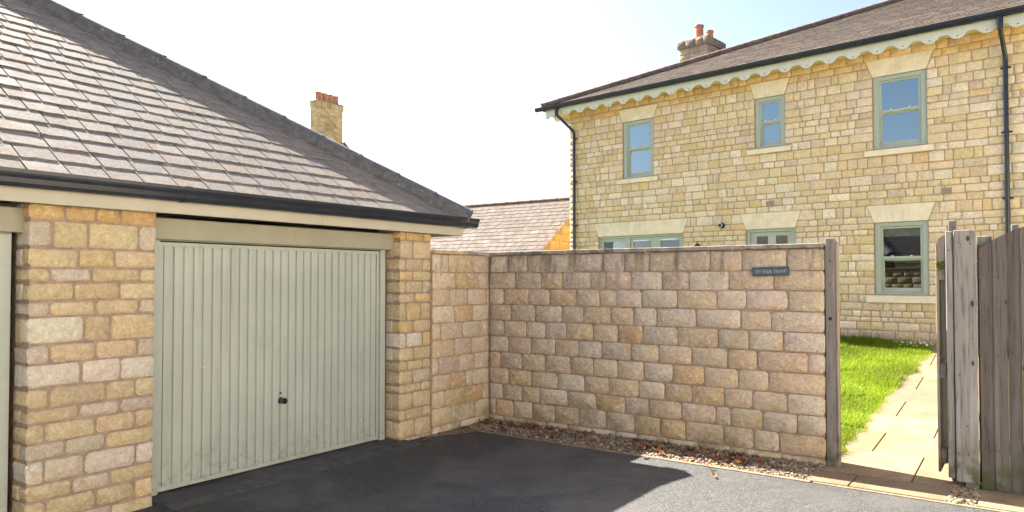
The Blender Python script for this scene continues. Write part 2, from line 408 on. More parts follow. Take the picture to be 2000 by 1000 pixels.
def np_mesh(name, V_, F_, cols, mat, parent=None, kind=None, smooth=False):
    """V_ (n,3), F_ (m,k) arrays, cols (n,3)"""
    me = bpy.data.meshes.new(name)
    k = F_.shape[1]
    me.vertices.add(len(V_)); me.vertices.foreach_set('co', V_.astype(np.float32).ravel())
    me.loops.add(F_.size); me.loops.foreach_set('vertex_index', F_.astype(np.int32).ravel())
    me.polygons.add(len(F_)); me.polygons.foreach_set('loop_start', np.arange(0, F_.size, k, dtype=np.int32))
    me.update(calc_edges=True); me.validate()
    ca = me.color_attributes.new('tint', 'FLOAT_COLOR', 'POINT')
    arr = np.ones((len(V_), 4), dtype=np.float32); arr[:, :3] = cols
    ca.data.foreach_set('color', arr.ravel())
    if smooth: me.polygons.foreach_set('use_smooth', [True] * len(me.polygons))
    me.materials.append(mat)
    o = bpy.data.objects.new(name, me); COL.objects.link(o)
    if parent is not None: o.parent = parent
    if kind: o['kind'] = kind
    return o
def thing(name, label, cat, loc=(0, 0, 0), rz=0, group=None):
    o = bpy.data.objects.new(name, None); COL.objects.link(o); o.empty_display_size = 0.2
    o.location = loc; o.rotation_euler = (0, 0, rz); o['label'] = label; o['category'] = cat
    if group: o['group'] = group
    return o
def tag(o, label, cat, group=None):
    o['label'] = label; o['category'] = cat
    if group: o['group'] = group
    return o
def pick(rng, pal):
    tot = sum(p[1] for p in pal); x = rng.random() * tot
    for c, w in pal:
        x -= w
        if x <= 0: break
    k = rng.uniform(0.94, 1.06)
    return tuple(max(0.01, ch * k * rng.uniform(0.97, 1.03)) for ch in c)

# a rock faced stone: outline with broken corners, chamfered arris, slightly bulging face
def stone_geo(mb, rng, x0, x1, z0, z1, yf, yb, tint, s0=0.0, s1=0.0, chip=0.016, bulge=0.006):
    """face looks towards -y; s0/s1 = how far the top of the left/right side is shifted (slanted ends)"""
    w = x1 - x0; h = z1 - z0
    if w < 0.02 or h < 0.02: return
    c = [min(chip * rng.uniform(0.4, 1.5), w * 0.3, h * 0.3) for _ in range(4)]
    j = lambda a=0.0035: rng.uniform(-a, a)
    xl = lambda z: x0 + s0 * (z - z0) / h
    xr = lambda z: x1 + s1 * (z - z0) / h
    pts = [(x0 + c[0], z0 + j()), (x0 + w * rng.uniform(0.4, 0.6), z0 + j()), (x1 - c[1], z0 + j()),
           (xr(z0 + c[1]) + j(), z0 + c[1]), (xr((z0 + z1) / 2) + j(), (z0 + z1) / 2), (xr(z1 - c[2]) + j(), z1 - c[2]),
           (xr(z1) - c[2], z1 + j()), (x0 + w * rng.uniform(0.4, 0.6), z1 + j()), (xl(z1) + c[3], z1 + j()),
           (xl(z1 - c[3]) + j(), z1 - c[3]), (xl((z0 + z1) / 2) + j(), (z0 + z1) / 2), (xl(z0 + c[0]) + j(), z0 + c[0])]
    cx = sum(p[0] for p in pts) / 12; cz = sum(p[1] for p in pts) / 12
    n = 12; e = min(0.009, h * 0.1, w * 0.1)
    v = [(p[0], yb, p[1]) for p in pts]
    v += [(p[0], yf + 0.007 + j(0.002), p[1]) for p in pts]
    def ins(p, d):
        dx, dz = cx - p[0], cz - p[1]
        return (p[0] + (d if dx > 0 else -d) * min(1, abs(dx) / (w * 0.25 + 1e-6)), p[1] + (d if dz > 0 else -d) * min(1, abs(dz) / (h * 0.25 + 1e-6)))
    for p in pts:
        q = ins(p, e); v.append((q[0], yf + j(0.002), q[1]))
    v.append((cx + w * rng.uniform(-0.15, 0.15), yf - bulge * rng.uniform(0.2, 1.3), cz + h * rng.uniform(-0.15, 0.15)))
    f = []
    for i in range(n):
        i2 = (i + 1) % n
        f += [(i, i2, n + i2, n + i), (n + i, n + i2, 2 * n + i2, 2 * n + i), (2 * n + i, 2 * n + i2, 3 * n)]
    mb.add(v, f, tint)
def stone(rng, parent, mat, name, *a, **k):
    mb = MB(); stone_geo(mb, rng, *a, **k)
    if not mb.v: return None
    return mb.build(name, mat, parent, smooth=True, angle=50)

# polygon clipped by half plane  a*x+b*y<=c
def clip(poly, a, b, c):
    out = []
    for i in range(len(poly)):
        p, q = poly[i], poly[(i + 1) % len(poly)]
        dp, dq = a * p[0] + b * p[1] - c, a * q[0] + b * q[1] - c
        if dp <= 0: out.append(p)
        if (dp < 0 < dq) or (dq < 0 < dp):
            t = dp / (dp - dq); out.append((p[0] + (q[0] - p[0]) * t, p[1] + (q[1] - p[1]) * t))
    return out
PAL_SLATE = [((0.178, 0.163, 0.148), 6), ((0.165, 0.154, 0.144), 3), ((0.19, 0.168, 0.147), 3), ((0.155, 0.152, 0.151), 1.2), ((0.205, 0.187, 0.167), 1.6)]
PAL_SLATE_H = [((0.085, 0.070, 0.059), 5), ((0.072, 0.062, 0.055), 3), ((0.098, 0.077, 0.062), 3), ((0.062, 0.058, 0.056), 1.2), ((0.11, 0.092, 0.078), 1.5)]
PAL_SLATE_O = [((0.125, 0.108, 0.097), 5), ((0.115, 0.102, 0.093), 3), ((0.135, 0.113, 0.098), 3), ((0.15, 0.132, 0.118), 1.5)]
def slate_geo(mb, rng, frame, a, s, wid, gauge, clips, tint, thick=0.009, lap=1.35, ragged=0.006):
    """frame(a, s, h) -> local xyz.  lower edge at s"""
    g = 0.0055
    top = s + gauge * lap
    n = 5
    low = [(a + g + (wid - 2 * g) * i / n, s + rng.uniform(-ragged, ragged)) for i in range(n + 1)]
    poly = low + [(a + wid - g, top), (a + g, top)]
    for c in clips: poly = clip(poly, *c) if poly else poly
    if len(poly) < 3: return
    lift = rng.uniform(0, 0.003); tilt = rng.uniform(-0.002, 0.002)
    def hh(p):
        t = (p[1] - s) / (top - s)
        return 0.0115 * (1 - t) + lift * (1 - t) + tilt * (p[0] - a) / wid
    v = [frame(p[0], p[1], hh(p) + 0.002) for p in poly] + [frame(p[0], p[1], hh(p) + 0.002 - thick) for p in poly]
    m = len(poly)
    f = [tuple(range(m))] + [(i, m + i, m + (i + 1) % m, (i + 1) % m) for i in range(m)]
    mb.add(v, f, tint)
def slate_roof(parent, mat, frame, a0, a1, smax, gauge, wid, clips, seed, cam_local, limit=300, s0=0.0, pal=PAL_SLATE, vis=None, **kw):
    rng = random.Random(seed); items = []
    r = 0; s = s0
    while s < smax:
        off = (r % 2) * 0.5 * wid + rng.uniform(-0.012, 0.012)
        a = a0 - off
        while a < a1:
            wv = wid * rng.choice([1, 1, 1, 1, 1.12, 0.9])
            ok = True
            poly = [(a, s), (a + wv, s), (a + wv, s + gauge), (a, s + gauge)]
            for c in clips: poly = clip(poly, *c) if poly else poly
            if len(poly) >= 3:
                p = frame(a + wv / 2, s + gauge / 2, 0)
                seen = vis is None or vis(Vector(p))
                items.append(((Vector(p) - cam_local).length + (0 if seen else 1000), a, s, wv))
            a += wv
        s += gauge; r += 1
    items.sort()
    rest = MB()
    for i, (d, a, s, wv) in enumerate(items):
        t = pick(rng, pal)
        if i < limit and d < 1000:
            mb = MB(); slate_geo(mb, rng, frame, a, s, wv, gauge, clips, t, **kw)
            if mb.v: mb.build('slate', mat, parent)
        else: slate_geo(rest, rng, frame, a, s, wv, gauge, clips, t, **kw)
    if rest.v: rest.build('slate', mat, parent, kind='stuff')
def half_round(mb, p0, p1, r, n=8, flare=0.0, tint=None, drop=0.35):
    """a half round ridge tile from p0 (low) to p1 (high), open underneath"""
    p0 = Vector(p0); p1 = Vector(p1); d = (p1 - p0).normalized()
    side = d.cross(Vector((0, 0, 1))).normalized(); up = side.cross(d)
    v = []; f = []
    rows = [(p0, r + flare), (p0 + d * 0.03, r + flare), (p0 + d * 0.032, r), (p1, r * 0.985)]
    for q, rr in rows:
        for k in range(n + 1):
            a = math.pi * (k / n) * 1.26 - 0.13 * math.pi
            v.append(tuple(q + side * math.cos(a) * rr + up * (math.sin(a) * rr * 0.85)))
    m = n + 1
    for i in range(len(rows) - 1):
        for k in range(n): f.append((i * m + k, i * m + k + 1, (i + 1) * m + k + 1, (i + 1) * m + k))
    f.append(tuple(range(m)))
    mb.add(v, f, tint)

def local(o_loc, rz, p):
    d = Vector(p) - Vector(o_loc); c, s_ = math.cos(-rz), math.sin(-rz)
    return Vector((d.x * c - d.y * s_, d.x * s_ + d.y * c, d.z))
CAMW = Vector((0, 0, 1.66))
def in_frame(o_loc, rz, margin=1.02):
    c, s_ = math.cos(rz), math.sin(rz); cp, sp = math.cos(R(1.36)), math.sin(R(1.36))
    def f(p):
        x = o_loc[0] + p.x * c - p.y * s_; y = o_loc[1] + p.x * s_ + p.y * c; z = o_loc[2] + p.z - 1.66
        d = y * cp + z * sp; 
        if d < 0.1: return False
        px = 1000 + 1420 * x / d; py = 513 - 1420 * (-y * sp + z * cp) / d
        return -30 < px < 2030 and -30 < py < 1030
    return f

# ground heights on the garden side: out = distance beyond the boundary wall
def terr(out): return max(0.0, 0.03 * out + 0.0073 * out * out) if out > 0 else 0.0

# ================================================================== GROUND
g = MB(); g.add([(-900, -900, -0.12), (900, -900, -0.12), (900, 900, -0.12), (-900, 900, -0.12)], [(0, 1, 2, 3)])
g.build('ground', M['earth'], kind='structure')
def wl(x, y, z=0.0):           # wall frame -> world
    p = K0 - V * x + U * y; return (p.x, p.y, z)
def gl(x, y, z=0.0):           # garage frame -> world
    p = G0 + U * x + V * y; return (p.x, p.y, z)
# driveway: one sheet, its edge runs along the edging strip, the side strip and the garage
drive = MB()
poly = [wl(13, -30), wl(13, -0.555), wl(0.26, -0.555), wl(0.20, -0.75), wl(0.06, -1.02), wl(-6.5, -1.02), wl(-6.5, -9), wl(-20, -9), wl(-20, -30)]
drive.add(poly, [tuple(range(len(poly)))]); drive.build('driveway', M['asphalt'], kind='structure')
fc = MB(); fc.add([gl(-26, -11.6, 0.006), gl(11, -11.6, 0.006), gl(11, -6.4, 0.006), gl(-26, -6.4, 0.006)], [(0, 1, 2, 3)]); fc.build('bounce_forecourt', M['bounce_forecourt'], kind='structure')  # unseen pale sheet added to bounce sunlight onto the shaded walls
rng = random.Random(3)
edge = MB()
edge.box(0.26, 3.74, -0.56, -0.515, -0.05, 0.010, bev=0.004); edge.box(3.76, 12.0, -0.562, -0.525, -0.05, 0.008, bev=0.003)
e = edge.build('kerb_edging', M['concrete'], kind='structure'); e.location = K0; e.rotation_euler = (0, 0, ROT_B)
bed = MB()
bed.add([(0.0, -0.52, -0.012), (3.75, -0.52, -0.012), (3.75, 0.0, -0.012), (0.0, 0.0, -0.012)], [(0, 1, 2, 3)])
bed.add([(-0.02, -1.05, 0.001), (0.22, -0.75, 0.001), (0.28, -0.52, 0.001), (0.26, 0.0, 0.001), (-0.02, 0.0, 0.001)], [(0, 1, 2, 3, 4)])
bed.add([(4.70, -0.53, -0.012), (4.90, -0.53, -0.012), (4.90, 0.1, -0.012), (4.70, 0.1, -0.012)], [(0, 1, 2, 3)])
b_ = bed.build('gravel_bed', M['earth'], kind='structure'); b_.location = K0; b_.rotation_euler = (0, 0, ROT_B)

# ================================================================== GARAGE
gar = thing('garage', 'stone garage with slate hipped roof and sage ribbed up-and-over doors', 'garage', G0, ROT_G)
PAL_G = [((0.48, 0.375, 0.235), 4), ((0.50, 0.42, 0.31), 3), ((0.48, 0.355, 0.18), 3), ((0.43, 0.36, 0.28), 2), ((0.53, 0.465, 0.38), 1.6)]
WARM = ((0.50, 0.33, 0.12), 3)
PITCH_G = R(34.5)
core = MB()
core.box(-0.953, -0.131, -0.190, 0.12, -0.05, 2.30)          # pier between the doors
core.box(2.437, 2.896, -0.190, 0.12, -0.05, 2.30)            # right pier
core.box(-5.2, -4.42, -0.188, 0.12, -0.05, 2.30)
core.box(2.60, 2.89, 0.12, 5.9, -0.05, 2.30)                 # right side wall
core.box(-5.2, -4.9, 0.12, 5.9, -0.05, 2.30); core.box(-5.2, 2.89, 5.9, 6.1, -0.05, 2.30)
wallg = core.build('wall', M['mortar'], gar)
rng = random.Random(11)
LPZ = [2.17, 2.055, 1.873, 1.743, 1.643, 1.52, 1.415, 1.237, 1.109, 0.95, 0.816, 0.717, 0.592, 0.48, 0.326, 0.218, 0.085, -0.04]
LPJ = [[-0.748, -0.546, -0.384], [-0.823, -0.6, -0.251], [-0.661, -0.419], [-0.832, -0.574, -0.242], [-0.686, -0.381], [-0.835, -0.548, -0.246], [-0.618, -0.444], [-0.829, -0.539, -0.251], [-0.63, -0.37], [-0.832, -0.471, -0.265], [-0.642, -0.375], [-0.853, -0.535, -0.265], [-0.726, -0.468], [-0.853, -0.605, -0.257], [-0.684, -0.436], [-0.844, -0.53, -0.263], [-0.70, -0.42]]
LPT = {0: 'w', 1: 'gyyg', 2: 'yoy', 3: 'ygyy', 4: 'yyy', 5: 'gyyg', 6: 'pyy', 7: 'gyyg', 8: 'ppp', 9: 'yyyy', 10: 'ygg', 11: 'yyyy', 12: 'ggy', 13: 'pgpp', 14: 'ygy', 15: 'yyyy'}
TC = {'w': (0.50, 0.34, 0.15), 'y': (0.50, 0.395, 0.235), 'o': (0.50, 0.37, 0.18), 'g': (0.465, 0.39, 0.30), 'p': (0.56, 0.485, 0.395)}
def tcol(rng, s_, i):
    c = TC[s_[min(i, len(s_) - 1)]]; k = rng.uniform(0.9, 1.1); return tuple(x * k * rng.uniform(0.97, 1.03) for x in c)
def pier(rng, zs, joints, xl, xr, tones, jamb=True, hw=0.0085):
    for r in range(len(zs) - 1):
        z1, z0 = zs[r] - hw, zs[r + 1] + hw
        xs = [xl] + joints[r] + [xr]
        for i in range(len(xs) - 1):
            a = xs[i] + (hw if i else 0); b = xs[i + 1] - (hw if i < len(xs) - 2 else 0)
            t = tcol(rng, tones.get(r, 'ygyo'), i) if tones else pick(rng, PAL_G + ([WARM] if r == 0 else []))
            wide = (xs[1] - xs[0]) > 0.17
            yb = (-0.096 if (i == 0 and jamb and wide) else (0.0 if i == 0 and jamb else -0.17))
            stone(rng, wallg, M['garage_stone'], 'stone', a, b, z0, z1, -0.2 + rng.uniform(-0.003, 0.003), yb, t)
            if i == 0 and jamb and wide:
                mb = MB(); mb.box(xl - 0.002 + rng.uniform(-0.003, 0.001), xl + 0.06, -0.090, 0.0, z0, z1, tcol(rng, 'ygpy', rng.randint(0, 3)), bev=0.008)
                mb.build('stone', M['garage_stone'], wallg)
pier(rng, LPZ, LPJ, -0.962, -0.128, LPT)
RPZ = [2.17, 2.07, 1.885, 1.754, 1.653, 1.524, 1.423, 1.241, 1.113, 0.957, 0.824, 0.721, 0.584, 0.49, 0.323, 0.209, 0.03, -0.05]
RPJ = [[2.519, 2.79], [2.624], [2.526, 2.776], [2.624], [2.516, 2.776], [2.651], [2.532, 2.752], [2.634], [2.529, 2.776], [2.647], [2.542, 2.776], [2.631], [2.516, 2.752], [2.624], [2.526, 2.776], [2.657], [2.60, 2.75]]
RPT = {0: 'w', 1: 'yy', 2: 'yyo', 3: 'oy', 4: 'yyy', 5: 'yo', 6: 'yoy', 7: 'oy', 8: 'ppo', 9: 'yy', 10: 'yyy', 11: 'yg', 12: 'yyy', 13: 'yy', 14: 'yyy', 15: 'yy', 16: 'gg'}
pier(rng, RPZ, RPJ, 2.428, 2.90, RPT)
# left neighbour pier outside the frame, coarse
pier(rng, LPZ, [[-4.8, -4.6]] * (len(LPZ) - 1), -5.15, -4.45, None)
# small recessed footing stones: concrete threshold
th = MB()
pth = [(-0.17, -0.06), (-0.17, 0.004), (-0.33, -0.0), (-0.52, 0.002), (-0.52, -0.06)]
th.prism([(0.0, -0.06), (0.0, 0.022), (-0.10, 0.024), (-0.33, 0.018), (-0.42, 0.003), (-0.42, -0.06)], 'x', -0.10, 2.50)
t_ = th.build('threshold', M['threshold'], gar)
th = MB(); th.prism([(0.0, -0.06), (0.0, 0.022), (-0.10, 0.024), (-0.33, 0.018), (-0.42, 0.003), (-0.42, -0.06)], 'x', -4.40, -0.99)
th.build('threshold', M['threshold'], gar)

# doors
def garage_door(u0, u1, handle):
    w = u1 - u0
    fr = MB()
    fr.box(u0 - 0.10, u0 + 0.0, -0.03, 0.05, 0.02, 1.965, bev=0.003)
    fr.box(u1 + 0.005, u1 + 0.075, -0.03, 0.05, 0.02, 1.965, bev=0.003)
    fr.box(u0 - 0.10, u1 + 0.075, -0.025, 0.05, 1.966, 2.0)
    frame = fr.build('door_frame', M['gpaint'], gar)
    lt = MB(); lt.box(u0 - 0.12, u1 + 0.125, -0.10, 0.0, 1.972, 2.135, bev=0.004)
    lt.build('lintel', M['lintelpaint'], gar)
    # pressed steel panel: border and vertical ribs
    d = MB()
    x0, x1 = u0 + 0.004, u1 - 0.002
    z0, z1 = 0.035, 1.955
    d.box(x0, x1, -0.012, 0.02, z0, z0 + 0.035); d.box(x0, x1, -0.012, 0.02, z1 - 0.03, z1)
    d.box(x0, x0 + 0.03, -0.0125, 0.02, z0, z1); d.box(x1 - 0.03, x1, -0.0125, 0.02, z0, z1)
    n = 27; xa, xb = x0 + 0.03, x1 - 0.03; p = (xb - xa) / n
    d.box(xa, xb, 0.004, 0.02, z0, z1)
    for i in range(n):
        a = xa + i * p
        prof = [(a + 0.004, 0.004), (a + 0.009, -0.011), (a + p * 0.50, -0.0125), (a + p - 0.016, -0.011), (a + p - 0.011, 0.004)]
        d.prism(prof, 'z', z0 + 0.037, z1 - 0.032)
    door = d.build('garage_door', M['gpaint'], gar)
    if handle:
        h = MB(); hx, hz = 1.133, 0.586
        h.lathe([(0.0, -0.016), (0.033, -0.016), (0.033, -0.012), (0.03, -0.01)], hx - 0.006, hz, 20, axis='y')
        h.build('handle_plate', M['chrome'], door, smooth=True, angle=40)
        k = MB(); k.lathe([(0.0, -0.075), (0.018, -0.073), (0.027, -0.062), (0.027, -0.05), (0.016, -0.04), (0.014, -0.014)], hx, hz, 20, axis='y')
        k.box(hx - 0.028, hx + 0.02, -0.06, -0.042, hz - 0.006, hz + 0.022)
        k.build('handle', M['knob'], door, smooth=True, angle=40)
        l = MB(); l.lathe([(0.0, -0.017), (0.009, -0.017), (0.010, -0.010)], hx - 0.012, hz + 0.068, 14, axis='y'); l.box(hx - 0.014, hx - 0.010, -0.0185, -0.016, hz + 0.06, hz + 0.076)
        l.build('keyhole', M['dark'], door)
    return door
garage_door(0.0, 2.315, True)
garage_door(-4.30, -1.075, False)
# void behind lintels, soffit, fascia and gutters
sf = MB(); sf.box(-5.6, 3.32, -0.262, 0.3, 2.19, 2.20); sf.box(2.895, 3.32, 0.3, 6.3, 2.19, 2.20); sf.build('soffit', M['fascia'], gar)
fa = MB()
fa.box(-1.9, 1.36, -0.282, -0.262, 2.155, 2.325, bev=0.002); fa.box(1.362, 3.345, -0.282, -0.262, 2.155, 2.325, bev=0.002); fa.box(-5.6, -1.902, -0.282, -0.262, 2.155, 2.325)
fa.build('fascia_board', M['fascia'], gar)
fa = MB(); fa.box(3.325, 3.345, -0.262, 6.35, 2.155, 2.325, bev=0.002); fa.build('fascia_board', M['fascia'], gar)
def gutter_profile(y0, zt):
    # an ogee style gutter: y grows outwards (negative), bottom to lip
    return [(y0, zt - 0.008), (y0, zt - 0.108), (y0 - 0.055, zt - 0.108), (y0 - 0.068, zt - 0.100), (y0 - 0.072, zt - 0.088), (y0 - 0.078, zt - 0.086), (y0 - 0.084, zt - 0.055),
            (y0 - 0.092, zt - 0.034), (y0 - 0.094, zt - 0.026), (y0 - 0.101, zt - 0.024), (y0 - 0.104, zt), (y0 - 0.097, zt), (y0 - 0.094, zt - 0.02), (y0 - 0.066, zt - 0.09), (y0 - 0.01, zt - 0.098), (y0 - 0.006, zt - 0.008)]
def gutter(parent, x0, x1, y0, zt, name='gutter', grow=1.0):
    g_ = MB(); g_.prism(gutter_profile(y0, zt), 'x', x0, x1); return g_.build(name, M['black'], parent)
ZT = 2.352
gt = gutter(gar, -5.6, 3.512, -0.284, ZT)
def gut_joint(par, x, y0, zt, w=0.04):
    pr = gutter_profile(y0, zt); cy = sum(p[0] for p in pr) / len(pr); cz = sum(p[1] for p in pr) / len(pr)
    mb = MB(); mb.prism([(p[0] - 0.004 * (1 if p[0] < y0 - 0.05 else 0), p[1] + (0.004 if p[1] > cz else -0.004)) for p in pr], 'x', x - w / 2, x + w / 2)
    mb.build('gutter_joint', M['black'], par)
gut_joint(gt, 0.02, -0.284, ZT, 0.05); gut_joint(gt, 3.33, -0.284, ZT, 0.012); gut_joint(gt, -2.4, -0.284, ZT, 0.05)
mb = MB(); mb.prism(gutter_profile(-0.284, ZT)[:11] + [(-0.284, ZT)], 'x', 3.51, 3.517); mb.build('stop_end', M['black'], gt)
g2 = MB()
pr = gutter_profile(0, ZT); g2.prism([(3.405 - p[0], p[1]) for p in pr], 'y', -0.30, 6.4); g2.build('gutter', M['black'], gar)

# roof: front slope, right hip slope, back slope
roof = MB(); EY, EZ = -0.315, 2.335; UC = 3.41; RUN = 3.5
def rf_front(a, s, h):
    return (a, EY + s * math.cos(PITCH_G) - h * math.sin(PITCH_G), EZ + s * math.sin(PITCH_G) + h * math.cos(PITCH_G))
def rf_side(a, s, h):          # right hip slope, a along the depth
    return (UC - s * math.cos(PITCH_G) + h * math.sin(PITCH_G), EY + a, EZ + s * math.sin(PITCH_G) + h * math.cos(PITCH_G))
SL = RUN / math.cos(PITCH_G); zr = EZ + RUN * math.tan(PITCH_G)
roof.add([(-6, EY, EZ), (UC, EY, EZ), (UC - RUN, EY + RUN, zr), (-6, EY + RUN, zr), (UC, EY + 2 * RUN, EZ), (-6, EY + 2 * RUN, EZ)],
         [(0, 1, 2, 3), (1, 4, 2), (2, 4, 5, 3), (0, 3, 5)])
rfo = roof.build('roof', M['hip'], gar)
cl = local(G0, ROT_G, CAMW)
cp = math.cos(PITCH_G)
slate_roof(rfo, M['slate'], rf_front, -6.0, UC, SL - 0.05, 0.2, 0.258, [(1.0, cp, UC - 0.0), (0, 1, SL)], 21, cl, s0=0.01, limit=300, ragged=0.008, vis=in_frame(G0, ROT_G))
# right slope, seen only from elsewhere
rng = random.Random(5); rest = MB(); s_ = 0.01; r_ = 0
while s_ < SL:
    a = -(r_ % 2) * 0.129
    while a < 2 * RUN:
        slate_geo(rest, rng, rf_side, a, s_, 0.258, 0.2, [(-1.0, cp, 0.0), (1.0, cp, 2 * RUN), (0, 1, SL)], pick(rng, PAL_SLATE)); a += 0.258
    s_ += 0.2; r_ += 1
rest.build('slate', M['slate'], rfo, kind='stuff')
# hip tiles up the front right hip, ridge tiles
hv = Vector((-1, 1, math.tan(PITCH_G))); hlen = hv.length
base = Vector((UC + 0.0, EY - 0.0, EZ + 0.0)); up = Vector((0, 0, 0.008))
L = 0.455 / hlen
for i in range(12):
    mb = MB(); half_round(mb, base + up + hv * (i * L), base + up + hv * ((i + 1) * L + 0.03) - Vector((0, 0, 0.006)), 0.134, flare=0.004)
    o = mb.build('hip_tile', M['hip'], rfo, smooth=True, angle=35)
    mo = MB(); q = base + up + hv * (i * L); mo.lathe([(0.0, q.z + 0.03), (0.012, q.z + 0.05)], q.x, q.y, 6)
for i in range(13):
    mb = MB(); x = UC - RUN - 0.2 - i * 0.45; half_round(mb, (x, EY + RUN, zr + 0.03), (x - 0.47, EY + RUN, zr + 0.02), 0.115, flare=0.01)
    mb.build('ridge_tile', M['hip'], rfo, smooth=True, angle=35)

# ================================================================== BOUNDARY WALL
bw = thing('boundary_wall', 'buff stone boundary wall with thin grey coping around the driveway corner', 'wall', K0, ROT_B)
core = MB()
core.box(0.0, 3.735, 0.010, 0.22, -0.1, 1.945); core.box(-0.215, -0.010, -1.0, 0.22, -0.1, 1.945)
bwc = core.build('mortar_core', M['wall_mortar'], bw)
rng = random.Random(17)
PAL_W = [((0.475, 0.38, 0.27), 5), ((0.47, 0.385, 0.29), 4), ((0.485, 0.365, 0.23), 2.0), ((0.47, 0.33, 0.185), 0.5), ((0.54, 0.45, 0.345), 3)]
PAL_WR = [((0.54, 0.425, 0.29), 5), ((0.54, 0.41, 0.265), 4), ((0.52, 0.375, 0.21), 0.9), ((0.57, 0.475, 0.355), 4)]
ZS = [1.945, 1.745, 1.56, 1.375, 1.19, 1.005, 0.82, 0.63, 0.45, 0.27, 0.08, -0.1]
WALL = [[0.03, 0.274, 0.551, 0.839, 1.165, 1.523, 1.778, 2.059, 2.357, 2.702, 3.008, 3.423, 3.742], [0.02, 0.379, 0.744, 1.016, 1.374, 1.551, 1.859, 2.201, 2.484, 2.888, 3.303, 3.742], [-0.016, 0.218, 0.568, 0.855, 1.198, 1.483, 1.688, 1.976, 2.361, 2.766, 3.049, 3.431, 3.742], [0.007, 0.321, 0.656, 1.01, 1.287, 1.614, 1.879, 2.141, 2.556, 2.996, 3.283, 3.742], [-0.001, 0.215, 0.532, 0.794, 1.069, 1.406, 1.7, 1.988, 2.361, 2.778, 3.068, 3.388, 3.742], [0.015, 0.28, 0.607, 0.923, 1.228, 1.511, 1.85, 2.164, 2.51, 2.868, 3.149, 3.599, 3.742], [0.007, 0.165, 0.472, 0.79, 1.119, 1.406, 1.696, 1.993, 2.312, 2.635, 2.969, 3.252, 3.742], [0.015, 0.284, 0.6, 0.956, 1.295, 1.591, 1.937, 2.225, 2.51, 2.833, 3.102, 3.419, 3.742], [-0.008, 0.195, 0.48, 0.719, 1.082, 1.437, 1.778, 2.051, 2.399, 2.751, 2.893, 3.195, 3.502, 3.742], [0.037, 0.098, 0.357, 0.614, 0.923, 1.225, 1.557, 1.891, 2.175, 2.445, 2.823, 3.113, 3.344, 3.742], [-0.001, 0.21, 0.522, 0.808, 1.089, 1.384, 1.666, 1.926, 2.247, 2.568, 2.888, 3.363, 3.742]]
SIDE = [[3.166, 3.6], [3.286, 3.702], [3.192, 3.5, 3.849], [3.275, 3.588], [3.038, 3.402, 3.731], [3.267, 3.572], [3.002, 3.344, 3.621], [3.192, 3.472, 3.592], [3.107, 3.441, 3.786], [3.218, 3.548, 3.641], [3.052, 3.371, 3.748]]
for r in range(11):
    z1, z0 = ZS[r] - 0.0075, ZS[r + 1] + 0.0075
    xs = WALL[r]; xs = [0.004] + [x for x in xs[1:]]
    for i in range(len(xs) - 1):
        a = xs[i] + 0.0075; b = xs[i + 1] - 0.0075
        if i == len(xs) - 2: b = 3.742
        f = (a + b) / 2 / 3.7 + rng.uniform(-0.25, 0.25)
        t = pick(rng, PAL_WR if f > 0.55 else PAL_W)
        stone(rng, bwc, M['wall_stone'], 'stone', a, b, z0 + rng.uniform(-0.004, 0.004), z1 + rng.uniform(-0.004, 0.004), rng.uniform(-0.008, 0.004), 0.03, t, chip=0.020, bulge=0.008)
# return wall beside the garage: built facing the driveway in the garage direction
ret = bpy.data.objects.new('return_wall', None)
for r in range(11):
    z1, z0 = ZS[r] - 0.006, ZS[r + 1] + 0.006
    us = [2.905] + SIDE[r] + [3.893]
    for i in range(len(us) - 1):
        a = us[i] - 3.893 + (0.006 if i else 0.002); b = us[i + 1] - 3.893 - 0.006
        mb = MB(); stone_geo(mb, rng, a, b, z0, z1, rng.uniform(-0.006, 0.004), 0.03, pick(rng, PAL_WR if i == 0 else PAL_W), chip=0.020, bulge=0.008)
        # turn: local (x along the garage front, y into the wall) -> wall frame (-y, x)
        mb.v = [(-p[1], p[0], p[2]) for p in mb.v]
        mb.build('stone', M['wall_stone'], bwc, smooth=True, angle=50)
bpy.data.objects.remove(ret)
# garden face and end, joined
back = MB()
for r in range(11):
    x = -0.2
    while x < 3.7:
        w_ = rng.uniform(0.2, 0.42); b2 = MB()
        stone_geo(b2, rng, x + 0.006, min(x + w_, 3.74) - 0.006, ZS[r + 1] + 0.006, ZS[r] - 0.006, 0, 0.04, pick(rng, PAL_W), chip=0.008, bulge=0.001)
        back.add([(p[0], 0.232 - p[1], p[2]) for p in b2.v], [f[::-1] for f in b2.f], b2.c[0] if b2.c else None); x += w_
back.build('stone', M['wall_stone'], bwc, smooth=True, kind='stuff')
# coping stones
cx = [-0.03, 1.07, 2.03, 2.93, 3.742]
for i in range(4):
    mb = MB(); mb.box(cx[i] + 0.004, cx[i + 1] - 0.004, -0.03 + rng.uniform(-0.003, 0.003), 0.25, 1.947 + rng.uniform(0, 0.002), 1.991 + rng.uniform(-0.003, 0.002), bev=0.005)
    mb.build('coping_stone', M['coping'], bw)
    if i: 
        mb = MB(); mb.box(cx[i] - 0.008, cx[i] + 0.008, -0.031, 0.24, 1.944, 1.981); mb.build('coping_joint', M['coping_pale'], bw)
for y0, y1, m_ in ((-0.995, -0.42, 'coping_pale'), (-0.415, -0.032, 'coping')):
    mb = MB(); mb.box(-0.245, 0.03, y0, y1, 1.947, 1.984, bev=0.004); mb.build('coping_stone', M[m_], bw)
